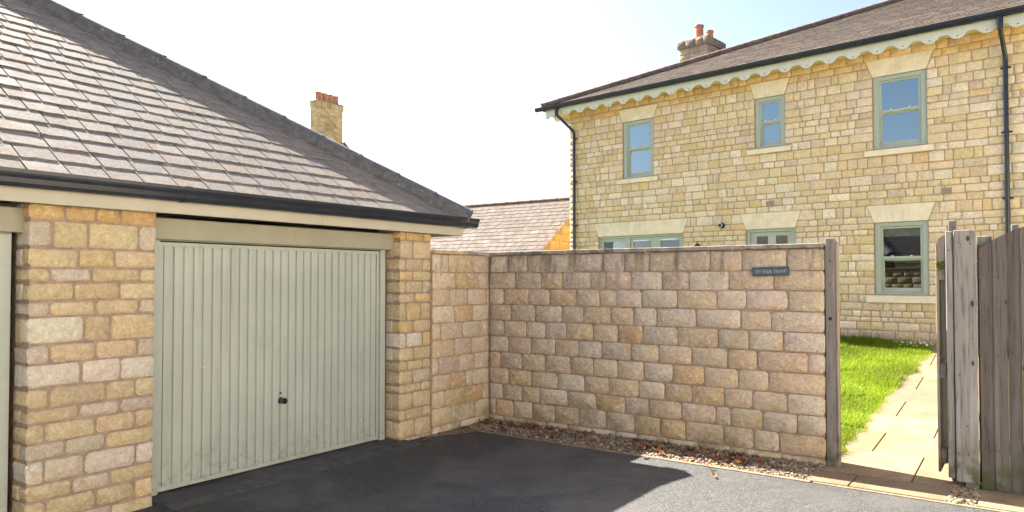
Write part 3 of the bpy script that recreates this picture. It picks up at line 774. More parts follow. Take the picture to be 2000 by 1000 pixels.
# the slate name plate
sg = thing('house_sign', 'small dark slate name plate reading 119 High Street, fixed high on the boundary wall', 'sign', wl(3.285, -0.024, 1.739), ROT_B)
mb = MB(); mb.box(-0.166, 0.166, -0.009, 0.010, -0.042, 0.042, bev=0.002); pl = mb.build('sign_plate', M['signslate'], sg); pl.rotation_euler = (0, R(-1.6), 0)
def text_mesh(txt, size, parent, mat, loc, rot, name, ext=0.0008, sx=1.0):
    c = bpy.data.curves.new('letters', 'FONT'); c.body = txt; c.size = size; c.align_x = 'CENTER'; c.align_y = 'CENTER'; c.extrude = ext; c.resolution_u = 3
    o = bpy.data.objects.new('letters', c); COL.objects.link(o)
    me = bpy.data.meshes.new_from_object(o.evaluated_get(bpy.context.evaluated_depsgraph_get()))
    bpy.data.objects.remove(o)
    me.materials.clear(); me.materials.append(mat)
    t = bpy.data.objects.new(name, me); COL.objects.link(t); t.parent = parent; t.location = loc; t.rotation_euler = rot; t.scale = (sx, 1, 1)
    return t
# serif lettering drawn as thin strokes: (x, y) polygons on a unit cap height
def serif_text(parent, mat, x0, z0, h, y, shear=0.0):
    thin, thick, sf = 0.07, 0.15, 0.34
    glyphs = []
    def bar(x1, y1, x2, y2): return [(x1, y1), (x2, y1), (x2, y2), (x1, y2)]
    def arc(cx, cy, rx, ry, a0, a1, w0, w1, n=10):
        o = []; i_ = []
        for k in range(n + 1):
            a = R(a0 + (a1 - a0) * k / n); ww = w0 + (w1 - w0) * abs(math.cos(a))
            o.append((cx + rx * math.cos(a), cy + ry * math.sin(a))); i_.append((cx + (rx - ww) * math.cos(a), cy + (ry - ww * 0.75) * math.sin(a)))
        return [[o[k], o[k + 1], i_[k + 1], i_[k]] for k in range(n)]
    def stem(x, y0, y1, top=True, bot=True, half=False):
        r = [bar(x, y0, x + thick, y1)]
        if bot: r.append(bar(x - 0.1, y0, x + thick + 0.1, y0 + thin))
        if top: r.append(bar(x - 0.1, y1 - thin, x + thick + (0 if half else 0.1), y1))
        return r
    G = {}
    G['1'] = (stem(0.2, 0, 1, True, True, True), 0.55)
    G['9'] = (arc(0.32, 0.68, 0.29, 0.32, 0, 360, 0.07, 0.14, 16) + arc(0.12, 0.62, 0.49, 0.62, -88, 8, 0.07, 0.13), 0.68)
    G['H'] = (stem(0.12, 0, 1) + stem(0.68, 0, 1) + [bar(0.2, 0.47, 0.75, 0.54)], 1.0)
    G['i'] = (stem(0.15, 0, 0.66, True, True, True) + [bar(0.14, 0.82, 0.31, 0.97)], 0.42)
    G['g'] = (arc(0.3, 0.44, 0.25, 0.23, 0, 360, 0.07, 0.12, 14) + arc(0.3, -0.1, 0.28, 0.2, 0, 360, 0.07, 0.1, 14) + [bar(0.44, 0.56, 0.64, 0.65), bar(0.2, 0.08, 0.4, 0.2)], 0.64)
    G['h'] = (stem(0.12, 0, 1, True, True, True) + stem(0.5, 0, 0.45, False, True) + arc(0.42, 0.42, 0.23, 0.25, 0, 150, 0.08, 0.14), 0.78)
    G['S'] = (arc(0.32, 0.74, 0.25, 0.26, 30, 268, 0.09, 0.13) + arc(0.32, 0.26, 0.27, 0.27, -150, 92, 0.09, 0.14) + [bar(0.5, 0.7, 0.56, 0.95), bar(0.05, 0.05, 0.11, 0.32)], 0.68)
    G['t'] = ([bar(0.14, 0.08, 0.28, 0.88), bar(0.02, 0.58, 0.42, 0.66)] + arc(0.3, 0.14, 0.16, 0.15, 180, 330, 0.07, 0.13, 6), 0.46)
    G['r'] = (stem(0.12, 0, 0.66, True, True, True) + arc(0.4, 0.42, 0.2, 0.25, 30, 150, 0.12, 0.08, 6), 0.56)
    G['e'] = (arc(0.3, 0.33, 0.27, 0.34, 0, 320, 0.07, 0.13, 14) + [bar(0.08, 0.33, 0.55, 0.40)], 0.62)
    G['.'] = ([[(0.2 + 0.11 * math.cos(2 * math.pi * k / 8), 0.42 + 0.11 * math.sin(2 * math.pi * k / 8)) for k in range(8)]], 0.4)
    G[' '] = ([], 0.36)
    mb = MB(); x = x0
    for ch in '119 High Street.':
        polys, adv = G[ch]
        if ch == '.': x += 0.12 * h
        for p in polys: mb.prism([(x + q[0] * h, z0 + q[1] * h) for q in p], 'y', y - 0.0012, y)
        x += adv * h
    return mb.build('lettering', mat, parent), x - x0
lt, wtxt = serif_text(pl, M['letter'], -0.140, -0.013, 0.0315, -0.0092)
lt.scale = (1, 1, 1)

# ================================================================== HOUSE
hs = thing('house', 'two storey cream stone house with sage sash windows, scalloped eaves and slate roof', 'house', H0, ROT_H)
HX1 = 10.6; ZB = 0.40; ZTOP = 5.69
# openings: (x0, x1, z0, z1)
SASH = [(1.528, 2.326, 3.945, 5.215), (4.625, 5.227, 4.245, 5.225), (6.797, 7.647, 3.962, 5.235), (6.797, 7.647, 1.408, 2.668)]
FRENCH = (0.852, 3.038, 0.55, 2.655); DOOR = (4.425, 5.408, 0.55, 2.655)
OPEN = SASH + [FRENCH, DOOR]
LINT = [(1.528, 2.326, 5.217, 5.505, 0.115), (4.625, 5.227, 5.227, 5.53, 0.095), (6.797, 7.647, 5.237, 5.54, 0.11), (6.797, 7.647, 2.67, 2.97, 0.11), (0.852, 3.038, 2.657, 2.965, 0.118), (4.425, 5.408, 2.657, 2.972, 0.11)]
SILL = [(1.39, 2.44, 3.825, 3.94), (4.49, 5.345, 4.127, 4.24), (6.668, 7.755, 3.838, 3.955), (6.668, 7.755, 1.27, 1.402)]
# wall shell with openings
wall = MB()
bx = sorted({0.30, HX1} | {o[0] for o in OPEN} | {o[1] for o in OPEN}); bz = sorted({ZB, ZTOP} | {o[2] for o in OPEN} | {o[3] for o in OPEN})
for i in range(len(bx) - 1):
    for j in range(len(bz) - 1):
        mx, mz = (bx[i] + bx[i + 1]) / 2, (bz[j] + bz[j + 1]) / 2
        if any(o[0] < mx < o[1] and o[2] < mz < o[3] for o in OPEN): continue
        x0, x1, z0, z1 = bx[i], bx[i + 1], bz[j], bz[j + 1]
        wall.add([(x0, 0.006, z0), (x1, 0.006, z0), (x1, 0.006, z1), (x0, 0.006, z1)], [(0, 1, 2, 3)])
        wall.add([(x0, 0.30, z0), (x1, 0.30, z0), (x1, 0.30, z1), (x0, 0.30, z1)], [(3, 2, 1, 0)])
for x0, x1, z0, z1 in OPEN:
    wall.add([(x0, 0.006, z0), (x1, 0.006, z0), (x1, 0.006, z1), (x0, 0.006, z1), (x0, 0.3, z0), (x1, 0.3, z0), (x1, 0.3, z1), (x0, 0.3, z1)],
             [(0, 4, 5, 1), (1, 5, 6, 2), (2, 6, 7, 3), (3, 7, 4, 0)])
wall.box(0.003, 0.30, 0.012, 12.5, ZB, ZTOP); wall.box(HX1 - 0.3, HX1, 0.301, 12.5, ZB, ZTOP); wall.box(0.30, HX1 - 0.3, 12.2, 12.5, ZB, ZTOP)
hw = wall.build('wall', M['house_mortar'], hs)
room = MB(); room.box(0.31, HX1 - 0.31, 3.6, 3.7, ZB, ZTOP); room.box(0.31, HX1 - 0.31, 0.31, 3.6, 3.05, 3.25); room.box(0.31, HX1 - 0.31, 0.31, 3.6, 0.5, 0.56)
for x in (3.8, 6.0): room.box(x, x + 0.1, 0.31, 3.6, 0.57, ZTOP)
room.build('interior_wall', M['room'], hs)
# coursed stones
rng = random.Random(29)
PAL_H = [((0.66, 0.515, 0.315), 6), ((0.69, 0.56, 0.385), 4), ((0.64, 0.475, 0.255), 2.2), ((0.62, 0.495, 0.355), 1.6), ((0.73, 0.61, 0.46), 3), ((0.56, 0.435, 0.29), 0.5)]
def courses(z0, z1):
    H = z1 - z0; n = max(1, round(H / 0.137)); hs_ = [rng.choice([0.105, 0.12, 0.135, 0.165, 0.18]) for _ in range(n)]; k = H / sum(hs_)
    out = []; z = z0
    for h in hs_: out.append((z, z + h * k)); z += h * k
    return out
bands = [0.45, 0.62, 0.78, 1.27, 1.405, 2.66, 2.97, 3.828, 3.95, 5.225, 5.535, ZTOP - 0.01]
allc = []
for i in range(len(bands) - 1):
    if bands[i + 1] - bands[i] < 0.19: allc.append((bands[i], bands[i + 1]))
    else: allc += courses(bands[i], bands[i + 1])
blocks = [(o[0], o[1], o[2], o[3], 0.0) for o in OPEN] + [(s[0], s[1], s[2], s[3], 0.0) for s in SILL] + LINT
camh = local(H0, ROT_H, CAMW); items = []
for ci, (z0, z1) in enumerate(allc):
    zc = (z0 + z1) / 2; cuts = []
    for b in blocks:
        lo, hi = max(z0, b[2]), min(z1, b[3])
        if hi - lo > 0.03 * 1.0:
            f0 = (z0 - b[2]) / (b[3] - b[2]) * b[4]; f1 = (z1 - b[2]) / (b[3] - b[2]) * b[4]
            f0 = min(max(f0, 0), b[4]); f1 = min(max(f1, 0), b[4])
            cuts.append((b[0] - f0, b[1] + f0, f1 - f0))
    cuts.sort(); x = 0.0; sl = 0.0; segs = []
    for c in cuts:
        if c[0] > x + 0.02: segs.append((x, c[0], sl, -c[2]))
        if c[1] > x: x = c[1]; sl = c[2]
    if x < HX1: segs.append((x, HX1, sl, 0.0))
    for xa, xb, sa, sb in segs:
        x = xa
        while x < xb - 0.01:
            w_ = rng.choice([0.13, 0.17, 0.2, 0.24, 0.24, 0.29, 0.33, 0.38]) * (1.0 if z1 - z0 > 0.12 else 0.85)
            if xb - (x + w_) < 0.10: w_ = xb - x
            last = x + w_ >= xb - 0.001
            seen = zc > 0.6
            d = (Vector((x + w_ / 2, 0, zc)) - camh).length + (0 if seen else 100)
            # keep what the boundary wall hides out of the largest 300
            items.append((d, x, x + w_, z0, z1, sa if x == xa else 0.0, sb if last else 0.0)); x += w_
visf = in_frame(H0, ROT_H)
def hidden_by_wall(x, z):
    p = H0 + W * x; k = (p - K0); t0 = -(k.dot(V)); o0 = k.dot(U)
    c0 = -((Vector((0, 0, 0)) - K0).dot(V)); oc = (Vector((0, 0, 0)) - K0).dot(U)
    s = (0 - oc) / (o0 - oc); al = c0 + (t0 - c0) * s; zz = 1.66 + (z - 1.66) * s
    return (-0.2 < al < 3.78 and zz < 1.95) or (al > 4.66 and zz < 2.0)
items = [((it[0] + (0 if visf(Vector((it[1], 0, it[3]))) else 500) + (300 if hidden_by_wall((it[1] + it[2]) / 2, it[4]) else 0)), *it[1:]) for it in items]
items.sort(key=lambda i: i[0] - 6.0 * (i[2] - i[1]) * (i[4] - i[3]) / 0.03)
rest = MB()
for i, (d, x0, x1, z0, z1, s0, s1) in enumerate(items):
    t = pick(rng, PAL_H)
    if z0 > 5.24: t = tuple(c * k for c, k in zip(t, (0.95, 0.82, 0.62)))  # top courses darkened: soffit shade and lime staining put into the colour
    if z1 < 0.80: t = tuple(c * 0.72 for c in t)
    g_ = 0.0075
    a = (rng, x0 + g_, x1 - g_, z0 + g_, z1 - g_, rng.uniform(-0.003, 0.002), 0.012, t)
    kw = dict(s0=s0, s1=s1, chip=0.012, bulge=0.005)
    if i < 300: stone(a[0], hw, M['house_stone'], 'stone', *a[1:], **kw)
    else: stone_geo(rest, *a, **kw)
rest.build('stone', M['house_stone'], hw, smooth=True, angle=50, kind='stuff')
# lintels: splayed, cut with fine grooves; sills
for x0, x1, z0, z1, sp in LINT:
    wdt = x1 - x0; n = max(8, int(wdt / 0.075)); three = wdt > 2
    mb = MB(); xs = [x0 + wdt * i / n for i in range(n + 1)]
    pieces = [(x0, x1)] if not three else [(x0, x0 + 0.85), (x0 + 0.85, x0 + 1.25), (x0 + 1.25, x1)]
    def top(x): return x0 - sp + (x - x0) / wdt * (wdt + 2 * sp)
    for pa, pb in pieces:
        mb = MB(); ins = 0.003
        mb.prism([(pa + ins, z0), (pb - ins, z0), (top(pb) - ins, z1 - 0.003), (top(pa) + ins, z1 - 0.003)], 'y', -0.002, 0.03)
        k = max(3, int((pb - pa) / 0.072))
        for i in range(k):
            a, b = pa + (pb - pa) * i / k, pa + (pb - pa) * (i + 1) / k
            q = 0.0022 if not (three and pa > x0 and pb < x1) else 0.0012
            mb.prism([(a + q + (ins if i == 0 else 0), z0 + 0.002), (b - q - (ins if i == k - 1 else 0), z0 + 0.002), (top(b) - q - (ins if i == k - 1 else 0), z1 - 0.005), (top(a) + q + (ins if i == 0 else 0), z1 - 0.005)], 'y', -0.006, -0.0021)
        mb.build('lintel', M['dressed'], hs)
for x0, x1, z0, z1 in SILL:
    mb = MB(); mb.prism([(0.05, z0), (-0.055, z0), (-0.055, z1 - 0.022), (0.05, z1)], 'x', x0, x1); mb.build('sill', M['dressed'], hs)
# sash windows
def sash(o, blind, mid=0.5):
    x0, x1, z0, z1 = o; y = 0.03
    f = MB(); b = 0.085
    f.box(x0 + 0.002, x0 + b, y, y + 0.12, z0 + 0.002, z1 - 0.002, bev=0.004); f.box(x1 - b, x1 - 0.002, y, y + 0.12, z0 + 0.002, z1 - 0.002, bev=0.004)
    f.box(x0 + b, x1 - b, y + 0.001, y + 0.12, z1 - 0.075, z1 - 0.002, bev=0.004); f.box(x0 + b, x1 - b, y - 0.005, y + 0.12, z0 + 0.002, z0 + 0.035, bev=0.004)
    f.box(x0 + b, x0 + b + 0.012, y + 0.012, y + 0.1, z0 + 0.035, z1 - 0.075); f.box(x1 - b - 0.012, x1 - b, y + 0.012, y + 0.1, z0 + 0.035, z1 - 0.075)
    wn_ = f.build('window', M['sage'], hs)
    zm = z0 + (z1 - z0) * mid; a0, a1 = x0 + b + 0.002, x1 - b - 0.002
    up_, lo_ = MB(), MB()
    yu, yl = y + 0.022, y + 0.062
    st = 0.045
    zt = z1 - 0.078; zb = z0 + 0.036
    up_.box(a0, a0 + st, yu, yu + 0.038, zm - 0.035, zt, bev=0.003); up_.box(a1 - st, a1, yu, yu + 0.038, zm - 0.035, zt, bev=0.003)
    up_.box(a0 + st, a1 - st, yu + 0.001, yu + 0.037, zt - 0.036, zt, bev=0.003); up_.box(a0 + st, a1 - st, yu + 0.001, yu + 0.037, zm - 0.012, zm + 0.036, bev=0.003)
    for xa, sgn in ((a0, 1), (a1, -1)):       # horns under the meeting rail
        up_.prism([(xa, zm - 0.035), (xa + sgn * st, zm - 0.035), (xa + sgn * st * 0.75, zm - 0.065), (xa + sgn * st * 0.3, zm - 0.08), (xa, zm - 0.082)], 'y', yu + 0.002, yu + 0.036)
    us_ = up_.build('upper_sash', M['sage'], wn_)
    lo_.box(a0, a0 + st + 0.008, yl, yl + 0.038, zb, zm, bev=0.003); lo_.box(a1 - st - 0.008, a1, yl, yl + 0.038, zb, zm, bev=0.003)
    lo_.box(a0 + st + 0.008, a1 - st - 0.008, yl + 0.001, yl + 0.037, zb, zb + 0.082, bev=0.003); lo_.box(a0 + st + 0.008, a1 - st - 0.008, yl + 0.001, yl + 0.037, zm - 0.04, zm, bev=0.003)
    ls_ = lo_.build('lower_sash', M['sage'], wn_)
    p = MB(); p.box(a0 + st - 0.004, a1 - st + 0.004, yu + 0.016, yu + 0.020, zm + 0.03, zt - 0.03); p.build('pane', M['glass_up'] if z0 > 3 else M['glass'], wn_)
    p = MB(); p.box(a0 + st, a1 - st, yl + 0.016, yl + 0.020, zb + 0.076, zm - 0.034); p.build('pane', M['glass_up'] if z0 > 3 else M['glass'], wn_)
    for fx in (0.28, 0.72):
        c = MB(); xx = a0 + (a1 - a0) * fx; c.box(xx - 0.014, xx + 0.014, yu + 0.004, yu + 0.03, zm + 0.037, zm + 0.05); c.build('sash_catch', M['white'], wn_)
    if blind:
        hgt, kind = blind
        c = MB()
        if kind == 'roller':
            c.box(a0 + 0.02, a1 - 0.02, y + 0.108, y + 0.112, zt - hgt, zt); c.box(a0 + 0.02, a1 - 0.02, y + 0.102, y + 0.12, zt - hgt - 0.022, zt - hgt); c.box(a0 + 0.02, a1 - 0.02, y + 0.100, y + 0.1075, zt - hgt + 0.07, zt - hgt + 0.085)
            c.build('blind', M['blind'], wn_)
        else:
            n = 14
            for i in range(n):
                xa = a0 + (a1 - a0) * i / n; c.prism([(xa, y + 0.12), (xa + (a1 - a0) / n * 0.5, y + 0.106), (xa + (a1 - a0) / n, y + 0.12), (xa + (a1 - a0) / n * 0.5, y + 0.126)], 'z', zt - hgt, zt)
            c.build('pelmet', M['curtain'], wn_)
sash(SASH[0], (0.25, 'roller'), 0.505); sash(SASH[1], (0.27, 'roller'), 0.5); sash(SASH[2], (0.26, 'roller'), 0.505); sash(SASH[3], (0.17, 'pelmet'), 0.50)
# french window: fixed light and a pair of doors
x0, x1, z0, z1 = FRENCH; y = 0.04
f = MB(); f.box(x0 + 0.002, x0 + 0.05, y, y + 0.1, z0, z1 - 0.05); f.box(x1 - 0.05, x1 - 0.002, y, y + 0.1, z0, z1 - 0.05); f.box(x0 + 0.002, x1 - 0.002, y - 0.004, y + 0.1, z1 - 0.05, z1 - 0.002, bev=0.003)
f.box(1.62, 1.69, y, y + 0.1, z0, z1 - 0.05)
fw = f.build('french_window', M['sage'], hs)
for i, (a, b, pa, pb) in enumerate(((0.903, 1.618, 0.955, 1.555), (1.692, 2.335, 1.762, 2.225), (2.337, 2.986, 2.455, 2.915))):
    l = MB(); yy = y + 0.02; zt = z1 - 0.053; gt_ = 2.535 if i == 0 else 2.515
    l.box(a, pa, yy, yy + 0.045, z0, zt, bev=0.003); l.box(pb, b, yy, yy + 0.045, z0, zt, bev=0.003); l.box(pa, pb, yy + 0.001, yy + 0.044, gt_, zt); l.box(pa, pb, yy + 0.001, yy + 0.044, z0, 0.9)
    lf = l.build('door_leaf' if i else 'side_light', M['sage'], hs); 
    p = MB(); p.box(pa - 0.003, pb + 0.003, yy + 0.02, yy + 0.024, 0.89, gt_ + 0.005); p.build('pane', M['glass'], lf)
    if i:
        v_ = MB(); v_.prism([(yy - 0.022, gt_ + 0.012), (yy - 0.018, gt_ + 0.03), (yy, gt_ + 0.036), (yy, gt_ + 0.006)], 'x', pa + 0.01, pb - 0.06); v_.build('trickle_vent', M['white'], lf)
    else:
        c = MB(); n = 12
        for k in range(n):
            xa = pa + (pb - pa) * k / n; c.prism([(xa, yy + 0.16), (xa + 0.025, yy + 0.13), (xa + 0.05, yy + 0.16), (xa + 0.025, yy + 0.165)], 'z', 0.7, gt_ - 0.02)
        c.build('curtain', M['curtain'], lf)
# back door with two small lights
x0, x1, z0, z1 = DOOR
f = MB(); f.box(x0 + 0.002, x0 + 0.07, y, y + 0.1, z0, z1 - 0.05, bev=0.003); f.box(x1 - 0.07, x1 - 0.002, y, y + 0.1, z0, z1 - 0.05, bev=0.003); f.box(x0 + 0.002, x1 - 0.002, y - 0.003, y + 0.1, z1 - 0.055, z1 - 0.002)
f.build('door_frame', M['sage'], hs)
l = MB(); yy = y + 0.025
l.box(x0 + 0.075, 4.62, yy, yy + 0.045, z0, z1 - 0.06); l.box(4.85, 5.01, yy, yy + 0.045, z0, z1 - 0.06); l.box(5.24, x1 - 0.075, yy, yy + 0.045, z0, z1 - 0.06)
for a, b in ((4.62, 4.85), (5.01, 5.24)): l.box(a, b, yy + 0.001, yy + 0.044, 2.52, z1 - 0.06); l.box(a, b, yy + 0.01, yy + 0.04, z0, 1.75)
dr = l.build('back_door', M['sage'], hs)
for a, b in ((4.62, 4.85), (5.01, 5.24)):
    p = MB(); p.box(a - 0.003, b + 0.003, yy + 0.02, yy + 0.024, 1.745, 2.525); p.build('pane', M['glass'], dr)
# eaves: soffit, scalloped valance with a hole in every lobe, gutter
OV = 0.40; ZF = 5.555
mb = MB(); mb.box(-OV + 0.02, HX1 + 0.4, -OV + 0.02, 0.0, 5.672, 5.684); mb.box(-OV + 0.02, -0.001, 0.0, 12.5, 5.672, 5.684); mb.build('soffit', M['soffit'], hs)
def valance(x0, x1, per, phase, name='valance'):
    c = bpy.data.curves.new('outline', 'CURVE'); c.dimensions = '2D'; c.fill_mode = 'BOTH'; c.extrude = 0.009
    pts = []; n = int((x1 - x0) / 0.02)
    for i in range(n + 1):
        x = x0 + (x1 - x0) * i / n; ph = math.cos(2 * math.pi * (x - phase) / per)
        z = 0.104 - 0.092 * (1 / (1 + math.exp(-3.0 * ph)) - 0.047) / 0.905
        if x < x0 + 0.16 and x0 < -0.1: z = 0.02 + (z - 0.02) * max(0, min(1, (x - x0 - 0.02) / 0.14))
        pts.append((x, z))
    pts += [(x1, 0.20), (x0, 0.20)]
    s_ = c.splines.new('POLY'); s_.points.add(len(pts) - 1)
    for q, p in zip(s_.points, pts): q.co = (p[0], p[1], 0, 1)
    s_.use_cyclic_u = True
    k = math.ceil((x0 - phase) / per + 0.2)
    while phase + k * per < x1 - 0.05:
        h = c.splines.new('POLY'); h.points.add(9)
        for i, q in enumerate(h.points): q.co = (phase + k * per + 0.0155 * math.cos(i * math.pi / 5), 0.056 + 0.0155 * math.sin(i * math.pi / 5), 0, 1)
        h.use_cyclic_u = True; k += 1
    o = bpy.data.objects.new('outline', c); COL.objects.link(o)
    me = bpy.data.meshes.new_from_object(o.evaluated_get(bpy.context.evaluated_depsgraph_get())); bpy.data.objects.remove(o)
    me.materials.clear(); me.materials.append(M['valance']); 
    t = bpy.data.objects.new(name, me); COL.objects.link(t); t.parent = hs; return t
va = valance(-OV, HX1, 0.3985, 0.622 - 0.0); va.location = (0, -OV + 0.009, 5.515); va.rotation_euler = (R(90), 0, 0)
vb = valance(-0.05, 12.4, 0.3985, 0.35); vb.location = (-OV + 0.009, -OV + 0.07, 5.515); vb.rotation_euler = (R(90), 0, R(90))
def hgut(y0, zt):
    c = []; r = 0.058
    for k in range(9): 
        a = math.pi + math.pi * k / 8; c.append((y0 - r + r * math.cos(a), zt - 0.03 + r * math.sin(a)))
    o = c + [(y0, zt), (y0 - 0.006, zt)] + [(y0 - r + (r - 0.006) * math.cos(2 * math.pi - math.pi * k / 8), zt - 0.03 + (r - 0.006) * math.sin(2 * math.pi - math.pi * k / 8)) for k in range(9)] + [(y0 - 2 * r + 0.006, zt), (y0 - 2 * r - 0.003, zt), (y0 - 2 * r - 0.003, zt - 0.012)]
    return o
ZG = 5.795
mb = MB(); mb.prism(hgut(-OV - 0.012, ZG), 'x', -0.645, HX1 + 0.5); gh = mb.build('gutter', M['black'], hs, smooth=True, angle=35)
mb = MB(); mb.prism([(-OV - 0.012 - (p[0] + OV + 0.012), p[1]) for p in []] or [(-p[0] * 1.0 - 2 * (OV + 0.012) + 0.0, p[1]) for p in hgut(-OV - 0.012, ZG)][::-1], 'x', 0, 0.001)
g_s = MB(); pr = hgut(0, ZG); g_s.prism([(-OV - 0.012 + p[0], p[1]) for p in pr], 'y', -0.40, 12.8); g_s.build('gutter', M['black'], hs, smooth=True, angle=35)
for x in (-0.50, -0.015, 2.6, 5.2, 8.1, 8.78, 9.5):
    j = MB(); j.prism([(p[0] - (0.003 if p[0] < -OV - 0.05 else 0), p[1] - 0.003) for p in hgut(-OV - 0.012, ZG)], 'x', x - 0.025, x + 0.025); j.build('gutter_joint', M['black'], gh)
# fascia board behind the gutter
mb = MB(); mb.box(-OV + 0.001, HX1 + 0.4, -OV + 0.019, -OV + 0.032, 5.66, 5.79); mb.box(-OV + 0.019, -OV + 0.032, -OV + 0.033, 12.5, 5.66, 5.79); mb.build('fascia_board', M['valance'], hs)
# downpipes
def downpipe(xo, xw, zlow, yoff=-0.05, r=0.034):
    p = MB(); yg = -OV - 0.07
    pts = [(xo, yg, ZG - 0.07), (xo, yg, 5.60), (xo + (xw - xo) * 0.06, yg + 0.01, 5.54), (xo + (xw - xo) * 0.94, yoff - 0.01, 5.20), (xw, yoff, 5.13), (xw, yoff, zlow)]
    p.tube(pts, r, 12); o = p.build('downpipe', M['black'], hs, smooth=True, angle=50)
    c = MB(); c.lathe([(r + 0.004, 5.52), (r + 0.011, 5.60), (r + 0.011, 5.70)], xo, yg, 14); c.build('gutter_outlet', M['black'], o, smooth=True, angle=50)
    for z in (5.02, 4.0, 2.95, 1.5):
        b = MB(); b.lathe([(r, z - 0.02), (r + 0.007, z - 0.02), (r + 0.007, z + 0.02), (r, z + 0.02)], xw, yoff, 14)
        b.box(xw - 0.075, xw + 0.075, -0.012, 0.001, z - 0.013, z + 0.013); b.build('pipe_bracket', M['black'], o)
downpipe(-0.015, 0.182, 0.5)
downpipe(8.775, 8.775, 0.5)
# vents, flue
for x, z in ((4.926, 3.137), (7.927, 3.136)):
    v_ = MB(); v_.box(x - 0.075, x + 0.075, -0.012, 0.01, z - 0.058, z + 0.058, bev=0.003)
    for k in range(5): v_.box(x - 0.065, x + 0.065, -0.017, -0.012, z - 0.048 + k * 0.021, z - 0.037 + k * 0.021)
    v_.build('vent_grille', M['ventmat'], hs)
fl = MB(); fl.lathe([(0.0, -0.10), (0.032, -0.10), (0.036, -0.08), (0.05, -0.078), (0.05, -0.03), (0.062, -0.028), (0.062, 0.0)], 3.922, 2.765, 20, axis='y'); fo = fl.build('flue', M['black'], hs, smooth=True, angle=35)
fl = MB(); fl.lathe([(0.035, -0.082), (0.046, -0.082), (0.046, -0.076)], 3.922, 2.765, 20, axis='y'); fl.build('flue_ring', M['white'], fo)
# roof of the house: long hip from the left eaves corner
PH = R(23.6); EYH, EZH = -OV - 0.06, 5.79; XE = -OV - 0.06; RUNH = 6.9
tz = math.tan(PH); SLH = RUNH / math.cos(PH); zrh = EZH + RUNH * tz
rm = MB(); rm.add([(XE, EYH, EZH), (HX1 + 3, EYH, EZH), (HX1 + 3, EYH + RUNH, zrh), (XE + RUNH, EYH + RUNH, zrh), (XE, EYH + 2 * RUNH, EZH), (HX1 + 3, EYH + 2 * RUNH, EZH)],
       [(0, 1, 2, 3), (4, 0, 3), (5, 4, 3, 2), (1, 5, 2)])
rh = rm.build('roof', M['house_slate'], hs)
def rf_h(a, s, h): return (a, EYH + s * math.cos(PH) - h * math.sin(PH), EZH + s * math.sin(PH) + h * math.cos(PH))
def rf_hs(a, s, h): return (XE + s * math.cos(PH) - h * math.sin(PH), EYH + a, EZH + s * math.sin(PH) + h * math.cos(PH))
ch_ = math.cos(PH)
slate_roof(rh, M['house_slate'], rf_h, XE, HX1 + 0.3, SLH - 0.05, 0.2, 0.25, [(-1.0, ch_, -XE), (0, 1, SLH)], 31, camh, s0=0.0, limit=300, vis=visf, pal=PAL_SLATE_H)
rng = random.Random(6); rest = MB(); s_ = 0.0; r_ = 0
while s_ < SLH:
    a = -(r_ % 2) * 0.16
    while a < 2 * RUNH:
        slate_geo(rest, rng, rf_hs, a, s_, 0.32, 0.2, [(-1.0, ch_, 0.0), (1.0, ch_, 2 * RUNH), (0, 1, SLH)], pick(rng, PAL_SLATE_H)); a += 0.32
    s_ += 0.2; r_ += 1
rest.build('slate', M['house_slate'], rh, kind='stuff')
hv = Vector((1, 1, tz)); L = 0.45 / hv.length; n = int(RUNH / L)
for i in range(n):
    mb = MB(); b0 = Vector((XE - 0.02, EYH - 0.02, EZH + 0.02)); half_round(mb, b0 + hv * (i * L), b0 + hv * ((i + 1) * L + 0.02), 0.105, flare=0.012); mb.build('hip_tile', M['ridge'], rh, smooth=True, angle=35)
for i in range(12):
    mb = MB(); x = XE + RUNH + i * 0.45; half_round(mb, (x, EYH + RUNH, zrh + 0.03), (x + 0.47, EYH + RUNH, zrh + 0.02), 0.11, flare=0.01); mb.build('ridge_tile', M['ridge'], rh, smooth=True, angle=35)
